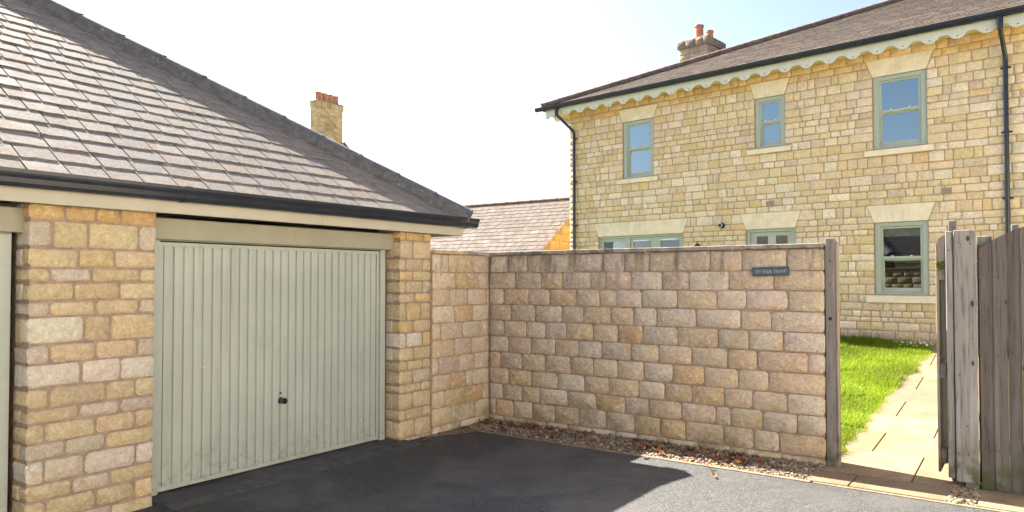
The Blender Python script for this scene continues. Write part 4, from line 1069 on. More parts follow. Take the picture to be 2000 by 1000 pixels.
# chimney of the house
CX, CY, CT = 0.70, 3.99, 8.19; CWD, CDP = 0.86, 0.92
cm = MB(); cm.box(CX + 0.012, CX + CWD - 0.012, CY + 0.012, CY + CDP - 0.012, 5.9, CT - 0.02); chm = cm.build('chimney', M['mortar'], rh)
rng = random.Random(41)
PAL_C = [((0.33, 0.28, 0.20), 4), ((0.27, 0.235, 0.18), 3), ((0.38, 0.31, 0.21), 2), ((0.22, 0.20, 0.16), 1.5)]
z = CT; k = 0
hts = [0.21] + [0.165] * 10
for h in hts:
    z0 = z - h; pr_ = 0.05 if k == 0 else 0.0
    # front face
    x = CX - pr_; end = CX + CWD + pr_; first = True
    while x < end - 0.02:
        w_ = rng.uniform(0.2, 0.34)
        if end - x - w_ < 0.12: w_ = end - x
        stone(rng, chm, M['garage_stone'], 'stone', x + 0.005, x + w_ - 0.005, z0 + 0.005, z - 0.005, CY - pr_, CY + 0.09, tuple(c * (0.62 if k == 0 else 1) for c in pick(rng, PAL_C)), chip=0.02, bulge=0.02 if k == 0 else 0.006); x += w_
    for side in (0, 1):
        y_ = CY - pr_ + 0.012
        while y_ < CY + CDP + pr_ - 0.02:
            w_ = rng.uniform(0.22, 0.36)
            if CY + CDP + pr_ - y_ - w_ < 0.12: w_ = CY + CDP + pr_ - y_
            mb = MB(); stone_geo(mb, rng, y_ + 0.005, y_ + w_ - 0.005, z0 + 0.005, z - 0.005, 0, 0.06, tuple(c * (0.62 if k == 0 else 1) for c in pick(rng, PAL_C)), chip=0.015)
            if side: mb.v = [(CX + CWD + pr_ - p[1], p[0], p[2]) for p in mb.v]
            else: mb.v = [(CX - pr_ + p[1], p[0], p[2]) for p in mb.v]; mb.f = [f[::-1] for f in mb.f]
            mb.build('stone', M['garage_stone'], chm, smooth=True, angle=50); y_ += w_
    z = z0; k += 1
cap = MB(); cap.box(CX - 0.02, CX + CWD + 0.02, CY - 0.02, CY + CDP + 0.02, CT - 0.02, CT + 0.03, bev=0.02); cap.build('chimney_cap', M['coping'], chm)
def pot(px, py, z0, h, r, parent, mat=None):
    p = MB(); p.lathe([(r * 1.08, z0), (r * 1.0, z0 + 0.04), (r * 0.92, z0 + h * 0.75), (r * 0.95, z0 + h - 0.05), (r * 1.08, z0 + h - 0.045), (r * 1.10, z0 + h - 0.01), (r * 1.05, z0 + h), (r * 0.85, z0 + h), (r * 0.8, z0 + h - 0.2), (0.0, z0 + h - 0.2)], px, py, 18)
    p.build('chimney_pot', M['terracotta'], parent, smooth=True, angle=40)
pot(CX + 0.47, CY + 0.25, CT + 0.02, 0.40, 0.125, chm); pot(CX + 0.55, CY + 0.70, CT + 0.02, 0.35, 0.105, chm)

# wall lantern and satellite dish on the house
la = thing('wall_lantern', 'black lantern with pointed cap on the house wall just above the boundary wall', 'lantern', H0 + W * 3.457 + Vector((0, 0, 2.07)), ROT_H)
mb = MB(); mb.lathe([(0.0, 0.385), (0.012, 0.38), (0.016, 0.365), (0.008, 0.35), (0.02, 0.34), (0.05, 0.325), (0.085, 0.275), (0.108, 0.266), (0.108, 0.255), (0.06, 0.255)], 0, -0.16, 8); mb.build('lantern_cap', M['black'], la)
mb = MB(); mb.lathe([(0.068, 0.26), (0.05, 0.05), (0.0, 0.03)], 0, -0.16, 6); mb.build('lantern_glass', M['glass'], la)
mb = MB()
for k in range(6):
    a = k * math.pi / 3; mb.tube([(0.07 * math.cos(a), -0.16 + 0.07 * math.sin(a), 0.26), (0.052 * math.cos(a), -0.16 + 0.052 * math.sin(a), 0.05)], 0.005, 5)
mb.lathe([(0.055, 0.055), (0.056, 0.04), (0.0, 0.0)], 0, -0.16, 8); mb.build('lantern_frame', M['black'], la)
mb = MB(); mb.box(-0.04, 0.04, -0.02, 0.0, 0.0, 0.2, bev=0.005); mb.tube([(0, -0.02, 0.06), (0, -0.09, -0.03), (0, -0.16, 0.01)], 0.009, 8); mb.build('wall_bracket', M['black'], la)
sd = thing('satellite_dish', 'small grey satellite dish sticking out past the left corner of the house', 'satellite dish', H0 + W * (-0.02) + N * 1.0 + Vector((0, 0, 3.93)), ROT_H)
mb = MB(); prof = [(0.0, 0.0), (0.08, 0.006), (0.16, 0.024), (0.22, 0.048), (0.225, 0.046), (0.16, 0.018), (0.0, -0.008)]; mb.lathe(prof, 0, 0, 24, axis='y')
ds = mb.build('dish', M['lead'], sd, smooth=True, angle=40); ds.location = (-0.12, 0, 0.0); ds.rotation_euler = (R(-10), 0, R(25))
mb = MB(); mb.tube([(0.0, 0.05, -0.12), (-0.07, 0.04, -0.1), (-0.1, 0.02, 0)], 0.012, 8); mb.tube([(-0.12, 0, -0.2), (-0.16, -0.2, -0.1)], 0.008, 6); mb.box(-0.19, -0.13, -0.24, -0.18, -0.12, -0.07); mb.build('dish_arm', M['lead'], sd)

# ================================================================== OUTBUILDING behind the wall
R0 = Vector((0.15493, 21.95067, 0)) - V * 2.36     # right end of its ridge (plan)
ob = thing('outbuilding', 'low building with pale slate roof and stone gable coloured yellower for bounced light behind the boundary wall', 'outbuilding', R0, ROT_B)
ZR = 4.0; PO = R(34.5); RUNO = 2.75; LO = 9.0
ze = ZR - RUNO * math.tan(PO)
sh = MB(); sh.prism([(-RUNO + 0.15, -0.1), (RUNO - 0.15, -0.1), (RUNO - 0.15, ze + 0.05), (0, ZR - 0.08), (-RUNO + 0.15, ze + 0.05)], 'x', -LO, -0.10)
obw = sh.build('wall', M['house_mortar'], ob)
rng = random.Random(51)
z = -0.1
while z < ZR - 0.15:
    h = rng.choice([0.18, 0.22, 0.25]); top_ = min(RUNO - 0.15, (ZR - 0.12 - (z + h)) / math.tan(PO))
    if top_ < 0.1: break
    y_ = -top_
    while y_ < top_ - 0.02:
        w_ = rng.uniform(0.3, 0.5)
        if top_ - y_ - w_ < 0.15: w_ = top_ - y_
        mb = MB(); stone_geo(mb, rng, y_ + 0.005, y_ + w_ - 0.005, z + 0.005, z + h - 0.005, 0, 0.03, (0.58, 0.41, 0.13), chip=0.01)  # yellower stone colour stands in for light bounced off the house end
        mb.v = [(-0.085 - p[1], p[0], p[2]) for p in mb.v]
        mb.build('stone', M['house_stone'], obw, smooth=True, angle=50); y_ += w_
    z += h
ro = MB(); t_ = 0.03
ro.prism([(-RUNO, ze), (0, ZR), (RUNO, ze), (RUNO, ze - t_), (0, ZR - t_ * 1.2), (-RUNO, ze - t_)], 'x', -LO, 0.0); ror = ro.build('roof', M['house_slate'], ob)
def rf_o(a, s, h): return (a, -RUNO + s * math.cos(PO) - h * math.sin(PO), ze + s * math.sin(PO) + h * math.cos(PO))
slate_roof(ror, M['house_slate'], rf_o, -6.5, 0.0, RUNO / math.cos(PO) - 0.03, 0.2, 0.26, [(0, 1, RUNO / math.cos(PO)), (1, 0, 0.01)], 61, local(R0, ROT_B, CAMW), limit=300, vis=in_frame(R0, ROT_B), pal=PAL_SLATE_O)
for i in range(15):
    mb = MB(); half_round(mb, (-0.45 * i, 0, ZR + 0.0), (-0.45 * (i + 1) - 0.02, 0, ZR - 0.003), 0.10, flare=0.0015); mb.build('ridge_tile', M['ridge'], ror, smooth=True, angle=35)

# ================================================================== FAR BRICK HOUSE with chimney
cl_ = Vector((-7.20, 26.84, 0))
bh = thing('brick_house', 'distant yellow brick gable topped by a tall chimney behind the garage roof', 'house', cl_, ROT_G)
PAL_B = [((0.52, 0.40, 0.19), 4), ((0.48, 0.34, 0.13), 3), ((0.56, 0.47, 0.28), 2.5), ((0.36, 0.28, 0.14), 1.2)]
CHL, CHM, CTZ = 1.20, 0.44, 8.36; ZSH = 6.93
gbl = MB()
gbl.prism([(-4.0, 0), (6.0, 0), (6.0, 3.2), (CHL + 0.03, ZSH), (0.0, ZSH), (-4.0, 3.2)], 'y', 0.006, 0.3)
gw = gbl.build('gable_wall', M['house_mortar'], bh)
rb = MB(); rb.prism([(6.3, 3.0), (CHL, ZSH + 0.02), (0, ZSH + 0.02), (-4.3, 3.0), (-4.3, 2.9), (0, ZSH - 0.1), (CHL, ZSH - 0.1), (6.3, 2.9)], 'y', 0.301, 7.0); rb.build('roof', M['slate'], bh)
vg = MB(); vg.prism([(CHL - 0.02, ZSH + 0.0), (CHL + 0.03, ZSH + 0.05), (6.35, 3.05), (6.3, 2.97)], 'y', -0.05, 0.30); vg.build('verge_capping', M['hip'], bh)
stack = MB(); stack.box(0.008, CHL - 0.008, 0.008, CHM - 0.008, ZSH - 0.2, CTZ - 0.05); stk = stack.build('chimney', M['house_mortar'], bh)
rng = random.Random(71); bh_ = 0.0745
def brick_course(z, r, x0, x1, parent, proj=0.0, soldier=False, y=0.0):
    x = x0 - (0.11 if r % 2 else 0); 
    while x < x1 - 0.02:
        w_ = 0.0745 if soldier else 0.2225
        a, b = max(x, x0), min(x + w_, x1)
        if b - a > 0.03:
            mb = MB(); mb.box(a + 0.004, b - 0.004, y - proj, y + 0.05, z + 0.004, z + (0.21 if soldier else bh_) - 0.004, pick(rng, PAL_B), bev=0.003); mb.build('brick', M['brick'], parent)
        x += w_
def brick_side(z, r, y0, y1, parent, proj=0.0, soldier=False):
    y_ = y0 + 0.001
    while y_ < y1 - 0.02:
        w_ = 0.0745 if soldier else (0.11 if (r % 2 and y_ < y0 + 0.05) else 0.2225)
        b = min(y_ + w_, y1); mb = MB(); mb.box(-proj, 0.05, y_ + 0.004, b - 0.004, z + 0.004, z + (0.21 if soldier else bh_) - 0.004, pick(rng, PAL_B), bev=0.003); mb.build('brick', M['brick'], parent); y_ += w_
z = ZSH - 0.15; r = 0
while z < CTZ - 0.25:
    brick_course(z, r, 0.0, CHL, stk); brick_side(z, r, 0.052, CHM, stk); z += bh_; r += 1
ztop = z
brick_course(ztop, 0, -0.025, CHL + 0.025, stk, 0.025, True); brick_side(ztop, 0, 0.03, CHM, stk, 0.025, True)
mb = MB(); mb.box(-0.03, CHL + 0.03, -0.03, CHM + 0.03, ztop + 0.212, ztop + 0.25, bev=0.012); mb.build('chimney_cap', M['coping'], stk)
for i in range(4): pot(0.19 + i * 0.275, CHM / 2, ztop + 0.245, 0.34, 0.115, stk)
# gable bricks just below the shoulder (seen above the garage hip)
z = ZSH - 1.2; r = 0
while z < ZSH - 0.08:
    xe = CHL + 0.03 + (ZSH - z - bh_) / (ZSH - 3.2) * (6.0 - CHL); brick_course(z, r, -0.3, min(xe, 2.6), gw); z += bh_; r += 1
mb = MB(); mb.box(-0.10, 0.18, -0.06, 0.0, ZSH + 0.02, ZSH + 0.24); mb.build('lead_flashing', M['lead'], bh)

# ================================================================== COTTAGES across the drive, unseen, added behind the camera to bounce warm sunlight
rng = random.Random(77)
def bounce_cottage(x0, x1, label):
    w_ = x1 - x0; c = thing('bounce_cottage', label, 'house', gl(x0, -11.6), ROT_G + math.pi)
    # local: x runs 0..-w (turned round), front at y=0 facing the garage
    ops = [(w_ * f - 0.5, w_ * f + 0.5, z0, z0 + 1.25) for f in (0.25, 0.75) for z0 in (0.95, 3.4)] + [(w_ * 0.5 - 0.46, w_ * 0.5 + 0.46, 0.05, 2.15)]
    wm = MB(); bx_ = sorted({0.0, w_} | {o[0] for o in ops} | {o[1] for o in ops}); bz_ = sorted({-0.1, 5.3} | {o[2] for o in ops} | {o[3] for o in ops})
    for i in range(len(bx_) - 1):
        for j in range(len(bz_) - 1):
            mx, mz = (bx_[i] + bx_[i + 1]) / 2, (bz_[j] + bz_[j + 1]) / 2
            if any(o[0] < mx < o[1] and o[2] < mz < o[3] for o in ops): continue
            wm.add([(-bx_[i], 0, bz_[j]), (-bx_[i + 1], 0, bz_[j]), (-bx_[i + 1], 0, bz_[j + 1]), (-bx_[i], 0, bz_[j + 1])], [(0, 1, 2, 3)], (0.76, 0.72, 0.65))
    wm.prism([(0, -0.1), (0, 5.3), (3.2, 7.4), (6.4, 5.3), (6.4, -0.1)], 'x', -0.001, -0.25, (0.76, 0.72, 0.65)); wm.prism([(0, -0.1), (0, 5.3), (3.2, 7.4), (6.4, 5.3), (6.4, -0.1)], 'x', -w_ + 0.001, -w_ + 0.25, (0.76, 0.72, 0.65))
    wm.box(-w_ + 0.25, -0.25, 6.2, 6.399, -0.1, 5.3, (0.76, 0.72, 0.65))
    wa = wm.build('wall', M['render'], c)
    r_m = MB(); r_m.prism([(-0.3, 5.2), (3.2, 7.5), (6.7, 5.2), (6.7, 5.1), (3.2, 7.38), (-0.3, 5.1)], 'x', 0.0, -w_); r_m.build('roof', M['hip'], c)
    for o in ops[:4]:
        f = MB(); f.box(-o[1], -o[0], 0.08, 0.13, o[2], o[2] + 0.07); f.box(-o[1], -o[0], 0.08, 0.13, o[3] - 0.07, o[3]); f.box(-o[1], -o[1] + 0.07, 0.081, 0.129, o[2] + 0.07, o[3] - 0.07); f.box(-o[0] - 0.07, -o[0], 0.081, 0.129, o[2] + 0.07, o[3] - 0.07); f.box(-o[1] + 0.07, -o[0] - 0.07, 0.085, 0.125, (o[2] + o[3]) / 2 - 0.025, (o[2] + o[3]) / 2 + 0.025)
        fo_ = f.build('window', M['sage'], c); p = MB(); p.box(-o[1] + 0.05, -o[0] - 0.05, 0.10, 0.106, o[2] + 0.05, o[3] - 0.05); p.build('pane', M['glass'], fo_)
        s2 = MB(); s2.box(-o[1] - 0.1, -o[0] + 0.1, -0.05, 0.1, o[2] - 0.12, o[2] - 0.001); s2.build('sill', M['dressed'], fo_)
    o = ops[4]; d_ = MB(); d_.box(-o[1], -o[0], 0.08, 0.13, o[2], o[3]); d_.build('door', M['sage'], c)
bounce_cottage(-27.4, -20.1, 'unseen white rendered house added across the drive to bounce daylight, at the far left end of its row')
bounce_cottage(-20.0, -12.6, 'unseen white rendered house added across the drive to bounce daylight, second in the row behind the viewer')
bounce_cottage(-12.5, -5.1, 'unseen white rendered house added across the drive to bounce daylight, third in the row behind the viewer')
bounce_cottage(-5.0, 2.4, 'unseen white rendered house added across the drive to bounce daylight, fourth in the row behind the viewer')
bounce_cottage(2.5, 9.9, 'unseen white rendered house added across the drive to bounce daylight, right end of the row behind the viewer')

# ================================================================== POSTS, GATE, FENCE
WT = [(0.50, 0.46, 0.44), (0.42, 0.39, 0.38), (0.56, 0.52, 0.49), (0.37, 0.34, 0.33)]
def board(parent, name, x0, x1, y0, y1, z0, z1, t=(1, 1, 1), bev=0.004, top=None):
    mb = MB()
    if top is None: mb.box(x0, x1, y0, y1, z0, z1, t, bev)
    else:           # sloping or curved top given as heights across the width
        n = len(top) - 1
        poly = [(x0, z0), (x1, z0)] + [(x1 - (x1 - x0) * i / n, top[n - i]) for i in range(n + 1)]
        mb.prism(poly, 'y', y0, y1, t)
    return mb.build(name, M['wood'], parent)
lp = thing('gate_post', 'narrow weathered timber post fixed to the right end of the boundary wall', 'post', wl(3.79, 0.0), ROT_B)
board(lp, 'post', -0.038, 0.036, 0.0, 0.09, 0.0, 2.03, (0.9, 0.85, 0.82))
board(lp, 'stop_batten', 0.037, 0.055, 0.03, 0.12, 0.01, 2.0, (1.25, 1.1, 0.95))
for z, rr in ((0.45, 0.005), (0.71, 0.005), (1.32, 0.016), (1.62, 0.006), (1.83, 0.007)): 
    mb = MB(); mb.lathe([(0.0, -0.003), (rr, -0.003), (rr, 0.001)], 0.0, z, 10, axis='y'); mb.build('bolt_head', M['dark'], lp)
rp = thing('gate_post', 'broad grey timber gate post of two planks beside the open gate', 'post', wl(4.78, 0.0), ROT_B)
board(rp, 'plank', -0.105, -0.057, -0.032, 0.02, 0.075, 2.055, (1.05, 1.05, 1.05)); board(rp, 'plank', -0.049, 0.105, -0.04, 0.02, 0.055, 2.06, (1.12, 1.1, 1.08))
board(rp, 'post', -0.035, 0.06, 0.022, 0.11, -0.05, 2.0, (0.8, 0.8, 0.75)); board(rp, 'post_stub', 0.01, 0.098, -0.03, 0.02, -0.06, 0.054, (0.6, 0.68, 0.45))
board(rp, 'hanging_post', -0.095, -0.04, 0.112, 0.19, 0.0, 2.15, (0.75, 0.72, 0.7))
for x, z in ((-0.02, 1.96), (0.065, 1.95), (-0.02, 0.9), (0.07, 0.3), (0.07, 1.2), (-0.03, 0.28), (0.03, 0.5), (-0.08, 1.9)):
    mb = MB(); mb.lathe([(0.0, -0.0425), (0.005, -0.0425), (0.005, -0.03)], x, z, 6, axis='y'); mb.build('nail', M['dark'], rp)
# gate: swung right back, boards facing the path, rails on the far side
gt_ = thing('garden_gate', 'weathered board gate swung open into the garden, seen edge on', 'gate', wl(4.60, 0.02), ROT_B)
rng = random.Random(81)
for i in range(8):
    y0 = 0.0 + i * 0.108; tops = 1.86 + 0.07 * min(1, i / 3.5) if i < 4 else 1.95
    mb = MB(); mb.box(0.0, 0.02, y0, y0 + 0.104, 0.10, 2.02 - 0.09 * max(0, (0.5 - i / 7)) * 1.2, ((1.15, 1.0, 0.85) if i == 0 else (0.26, 0.24, 0.22)), bev=0.003); mb.build('board', M['wood'], gt_)  # first board light, the rest tinted dark to imitate the shaded gap
for z in (0.17, 0.86, 1.66):
    board(gt_, 'rail', 0.021, 0.066, 0.005, 0.86, z, z + 0.12, (1.0, 0.95, 0.75))
mb = MB(); mb.prism([(0.021, 1.73), (0.066, 1.73), (0.066, 2.03), (0.021, 2.0)], 'y', 0.0, 0.09, (1.1, 1.0, 0.9)); mb.build('top_block', M['wood'], gt_)
mb = MB()
for k in range(40):
    x = rng.uniform(0.0, 0.06); z = 1.66 + rng.uniform(0.08, 0.15); mb.tube([(x, -0.004, z), (x + rng.uniform(-0.008, 0.008), -0.012, z + rng.uniform(-0.012, 0.012))], 0.006, 5)
mb.build('moss', M['moss'], gt_)
# fence with an arched top
fe = thing('board_fence', 'close boarded timber fence with arched top right of the gate post', 'fence', wl(4.90, 0.0), ROT_B)
def ftop(x): return 2.09 - 0.18 * max(0.0, 1 - x / 0.42) ** 1.7 + 0.03 * min(1, x / 2) - (0.0 if x < 1.8 else 0.10 * ((x - 1.8) / 0.6) ** 2)
x = 0.0; i = 0
while x < 2.3:
    w_ = rng.uniform(0.087, 0.095)
    board(fe, 'board', x + 0.0006, x + w_ - 0.0006, -0.002 - 0.007 * (i % 2), 0.016 - 0.007 * (i % 2), 0.018, 2.0, rng.choice(WT), top=[ftop(x + w_ * k / 4) for k in range(5)])
    x += w_; i += 1
for z in (0.3, 1.05, 1.72): board(fe, 'rail', -0.02, 2.3, 0.018, 0.06, z, z + 0.085, (0.9, 0.85, 0.75))
board(fe, 'back_board', -0.015, 0.085, 0.062, 0.08, 0.05, 2.012, (0.8, 0.85, 0.8)); board(fe, 'back_post', 0.213, 0.262, 0.062, 0.11, 0.0, 2.098, (0.9, 0.9, 0.9))
for xx, z in ((0.03, 1.70), (0.12, 1.69), (0.21, 1.68), (0.03, 1.08), (0.12, 1.07), (0.215, 1.10), (0.03, 0.34), (0.12, 0.33)):
    mb = MB(); mb.lathe([(0.0, -0.0115), (0.005, -0.0115), (0.005, 0.0)], xx, z, 6, axis='y'); mb.build('nail', M['dark'], fe)

# ================================================================== GARDEN PATH, LAWN
path = bpy.data.objects.new('garden_path', None); COL.objects.link(path); path['kind'] = 'structure'; path.location = K0; path.rotation_euler = (0, 0, ROT_B)
rng = random.Random(91)
PAL_P = [((0.205, 0.148, 0.092), 3), ((0.235, 0.172, 0.107), 3), ((0.18, 0.132, 0.085), 2)]
def slab(x0, x1, y0, y1, z0, z1=None, dz=0.0, th=0.04):
    if z1 is None: z1 = z0
    c = 0.0045; mb = MB(); t = pick(rng, PAL_P)
    b = 0.004
    lo = [(x0 + c, y0 + c, z0 - th), (x1 - c, y0 + c, z0 - th), (x1 - c, y1 - c, z1 - th), (x0 + c, y1 - c, z1 - th)]
    mid = [(p[0], p[1], p[2] + th - b) for p in lo]
    topv = [(x0 + c + b, y0 + c + b, z0), (x1 - c - b, y0 + c + b, z0), (x1 - c - b, y1 - c - b, z1), (x0 + c + b, y1 - c - b, z1)]
    mb.add(lo + mid + topv, [(0, 1, 5, 4), (1, 2, 6, 5), (2, 3, 7, 6), (3, 0, 4, 7), (4, 5, 9, 8), (5, 6, 10, 9), (6, 7, 11, 10), (7, 4, 8, 11), (8, 9, 10, 11)], t)
    mb.build('paving_slab', M['paving'], path)
slab(3.70, 4.02, -0.515, -0.11, 0.012); slab(4.02, 4.71, -0.515, -0.105, 0.012)
slab(4.89, 5.55, -0.515, -0.11, 0.012); slab(4.89, 5.5, -0.11, 0.03, 0.014); slab(5.55, 6.6, -0.515, 0.03, 0.012)
# rows beyond: staggered 0.6 / 0.3
rows = [(-0.105, 0.76, 4.42), (0.76, 1.55, 3.99), (1.55, 2.35, 4.42), (2.35, 3.15, 3.97), (3.15, 3.9, 4.40), (3.9, 4.7, 3.99), (4.7, 5.5, 4.40), (5.5, 6.3, 3.99), (6.3, 7.2, 4.4)]
for y0, y1, xj in rows:
    a, b = terr(y0) + 0.016, terr(y1) + 0.016
    slab(3.70 if y0 < 0.5 else 3.72, xj, y0, y1, a, b); slab(xj, 4.74, y0, y1, a, b)
sub = MB()
ys = [-0.52] + [0.3 * i for i in range(0, 26)]
for i in range(len(ys) - 1):
    a, b = terr(ys[i]) - 0.015, terr(ys[i + 1]) - 0.015
    sub.add([(3.58, ys[i], a), (4.76, ys[i], a), (4.76, ys[i + 1], b), (3.58, ys[i + 1], b)], [(0, 1, 2, 3)])
so = sub.build('path_joint_sand', M['earth'], path)
# a thin weathered line: lawn surface
hd = W.dot(-V), W.dot(U)          # house direction in the wall frame
hp = ((H0 - K0).dot(-V), (H0 - K0).dot(U))
def house_out(x): return hp[1] + (x - hp[0]) * hd[1] / hd[0]
def lawn_h(x, y): return terr(y) + 0.02 + 0.012 * math.sin(x * 2.1 + y * 1.3)
gv = []; gf = []; xs = [-10 + 0.4 * i for i in range(34)] + [3.74]; nx = len(xs)
ny = 24
for i, x in enumerate(xs):
    L_ = house_out(x) - 0.02
    for j in range(ny): 
        y_ = 0.24 + (L_ - 0.24) * j / (ny - 1); gv.append((x, y_, lawn_h(x, y_) - 0.03))
for i in range(nx - 1):
    for j in range(ny - 1): gf.append((i * ny + j, (i + 1) * ny + j, (i + 1) * ny + j + 1, i * ny + j + 1))
mb = MB(); mb.add(gv, gf); lw = mb.build('lawn_ground', M['turf'], kind='structure'); lw.location = K0; lw.rotation_euler = (0, 0, ROT_B)
mb = MB(); gv = []; xs2 = [4.75, 5.5, 7, 9, 11]
for x in xs2:
    L_ = house_out(x) - 0.02
    for j in range(ny): y_ = 0.15 + (max(L_, 0.5) - 0.15) * j / (ny - 1); gv.append((x, y_, terr(y_) - 0.0))
gf = [(i * ny + j, (i + 1) * ny + j, (i + 1) * ny + j + 1, i * ny + j + 1) for i in range(len(xs2) - 1) for j in range(ny - 1)]
mb.add(gv, gf); l2 = mb.build('lawn_ground', M['turf'], kind='structure'); l2.location = K0; l2.rotation_euler = (0, 0, ROT_B)

def grass(n, xr, yfun, seed, hgt=(0.03, 0.068)):
    r = np.random.default_rng(seed)
    x = r.uniform(xr[0], xr[1], n); L_ = np.array([house_out(a) for a in x]) - 0.03
    y = yfun(r, n, L_)
    # ragged edge beside the path
    keep = (x < 3.755 + 0.07 * np.maximum(0, y - 4) + 0.022 * np.sin(y * 5.3) + 0.02 * np.sin(y * 13) + r.normal(0, 0.018, n)) & (y > 0.23) & (y < L_)
    x, y = x[keep], y[keep]; n = len(x)
    z = 0.03 * y + 0.0073 * y * y + 0.02 + 0.012 * np.sin(x * 2.1 + y * 1.3) - 0.028
    h = r.uniform(hgt[0], hgt[1], n) * (1 + 0.5 * (np.sin(x * 5 + 1.3 * y) * np.sin(y * 4.1) > 0.35)); az = r.uniform(0, 2 * np.pi, n); lean = r.uniform(0.1, 0.9, n) * h
    wv = r.uniform(0.0025, 0.0045, n)
    dx, dy = np.cos(az), np.sin(az)
    P = np.stack([x, y, z], 1); D = np.stack([dx, dy, np.zeros(n)], 1); S = np.stack([-dy, dx, np.zeros(n)], 1) * wv[:, None]; Zv = np.array([0, 0, 1.0])
    v = np.stack([P - S, P + S, P + D * (lean * 0.35)[:, None] + Zv * (h * 0.6)[:, None] + S * 0.7, P + D * lean[:, None] + Zv * h[:, None], P + D * (lean * 0.35)[:, None] + Zv * (h * 0.6)[:, None] - S * 0.7], 1).reshape(-1, 3)
    b = np.arange(n)[:, None] * 5
    f = np.concatenate([b + np.array([[0, 1, 2]]), b + np.array([[0, 2, 4]]), b + np.array([[4, 2, 3]])], 0)
    base = np.array([[0.165, 0.25, 0.008], [0.21, 0.27, 0.010], [0.125, 0.21, 0.008], [0.36, 0.36, 0.07]])
    c = base[r.choice(4, n, p=[0.4, 0.3, 0.22, 0.08])] * r.uniform(0.8, 1.2, (n, 1)) * (1 + 0.25 * np.sin(x * 2.3 + 2 * np.sin(y * 1.7)))[:, None]
    return v, f, np.repeat(c, 5, 0)
parts = [grass(170000, (2.0, 3.98), lambda r, n, L: 0.2 + (L - 0.2) * r.uniform(0, 1, n) ** 1.15, 1), grass(60000, (-6, 2.4), lambda r, n, L: r.uniform(0.2, 1, n) * L, 2)]
# taller unmown blades against the house wall
parts.append(grass(260, (1.6, 3.8), lambda r, n, L: L - r.uniform(0, 0.3, n), 3, (0.07, 0.16)))
o = 0; vv, ff, cc = [], [], []
for v, f, c in parts: vv.append(v); ff.append(f + o); cc.append(c); o += len(v)
go = np_mesh('lawn_grass', np.concatenate(vv), np.concatenate(ff), np.concatenate(cc), M['grass'], kind='stuff'); go.location = K0; go.rotation_euler = (0, 0, ROT_B)
go['label'] = 'bright green mown lawn between the boundary wall and the house'; go['category'] = 'grass'

# daisies in the corner by the path
r = np.random.default_rng(8); vv = []; ff = []; o = 0
for k in range(42):
    x = r.normal(3.72, 0.16); y_ = house_out(x) - r.uniform(0.15, 0.5); z = terr(y_) + r.uniform(0.04, 0.08); n = 7; rad = r.uniform(0.012, 0.02)
    for i in range(n): vv.append((x + rad * math.cos(2 * math.pi * i / n), y_ + rad * math.sin(2 * math.pi * i / n), z + 0.004))
    vv.append((x, y_, z + 0.012))
    for i in range(n): ff.append((o + i, o + (i + 1) % n, o + n))
    o += n + 1
mb = MB(); mb.add(vv, ff); fo = mb.build('daisies', M['petal'], kind='stuff'); fo.location = K0; fo.rotation_euler = (0, 0, ROT_B); tag(fo, 'low white daisies at the foot of the house wall beside the path', 'flowers')

# ================================================================== GRAVEL
ph = (1 + 5 ** 0.5) / 2
ICO = np.array([(-1, ph, 0), (1, ph, 0), (-1, -ph, 0), (1, -ph, 0), (0, -1, ph), (0, 1, ph), (0, -1, -ph), (0, 1, -ph), (ph, 0, -1), (ph, 0, 1), (-ph, 0, -1), (-ph, 0, 1)]) / math.sqrt(1 + ph * ph)
ICF = np.array([(0, 11, 5), (0, 5, 1), (0, 1, 7), (0, 7, 10), (0, 10, 11), (1, 5, 9), (5, 11, 4), (11, 10, 2), (10, 7, 6), (7, 1, 8), (3, 9, 4), (3, 4, 2), (3, 2, 6), (3, 6, 8), (3, 8, 9), (4, 9, 5), (2, 4, 11), (6, 2, 10), (8, 6, 7), (9, 8, 1)])
def pebbles(n, sampler, seed, size=(0.006, 0.016)):
    r = np.random.default_rng(seed); x, y, z = sampler(r, n)
    s = r.uniform(size[0], size[1], n) * np.where(r.random(n) < 0.04, 1.9, 1.0)
    a = r.uniform(0, 2 * np.pi, n); sc = np.stack([s * r.uniform(0.8, 1.5, n), s * r.uniform(0.7, 1.1, n), s * r.uniform(0.45, 0.8, n)], 1)
    base = ICO[None] * sc[:, None] * r.uniform(0.85, 1.15, (n, 12, 1))
    ca, sa = np.cos(a)[:, None], np.sin(a)[:, None]
    X = base[..., 0] * ca - base[..., 1] * sa; Y = base[..., 0] * sa + base[..., 1] * ca
    v = np.stack([X + x[:, None], Y + y[:, None], base[..., 2] + (z + sc[:, 2] * 0.4)[:, None]], 2).reshape(-1, 3)
    f = (np.arange(n)[:, None, None] * 12 + ICF[None]).reshape(-1, 3)
    pal = np.array([[0.23, 0.165, 0.095], [0.17, 0.135, 0.10], [0.29, 0.225, 0.145], [0.10, 0.09, 0.085], [0.21, 0.12, 0.065], [0.40, 0.36, 0.30]])
    c = pal[r.choice(6, n, p=[0.32, 0.24, 0.17, 0.13, 0.09, 0.05])] * r.uniform(0.75, 1.2, (n, 1))
    return v, f, np.repeat(c, 12, 0)
def samp_a(r, n):
    x = r.uniform(0.02, 3.73, n); y = -0.51 * r.uniform(0, 1, n); return x, y, -0.012 + 0.030 * np.abs(y + 0.5) / 0.5 + r.uniform(0, 0.014, n)
def samp_b(r, n):
    y = -r.uniform(0.0, 1.12, n); lim = np.clip(0.26 * (1 - ((-y - 0.5) / 0.62).clip(0, 1) ** 1.3), 0.03, 0.26) + 0.02; x = np.abs(r.normal(0, 0.5, n)).clip(0, 1) * lim; return x, y, 0.002 + r.uniform(0, 0.004, n)
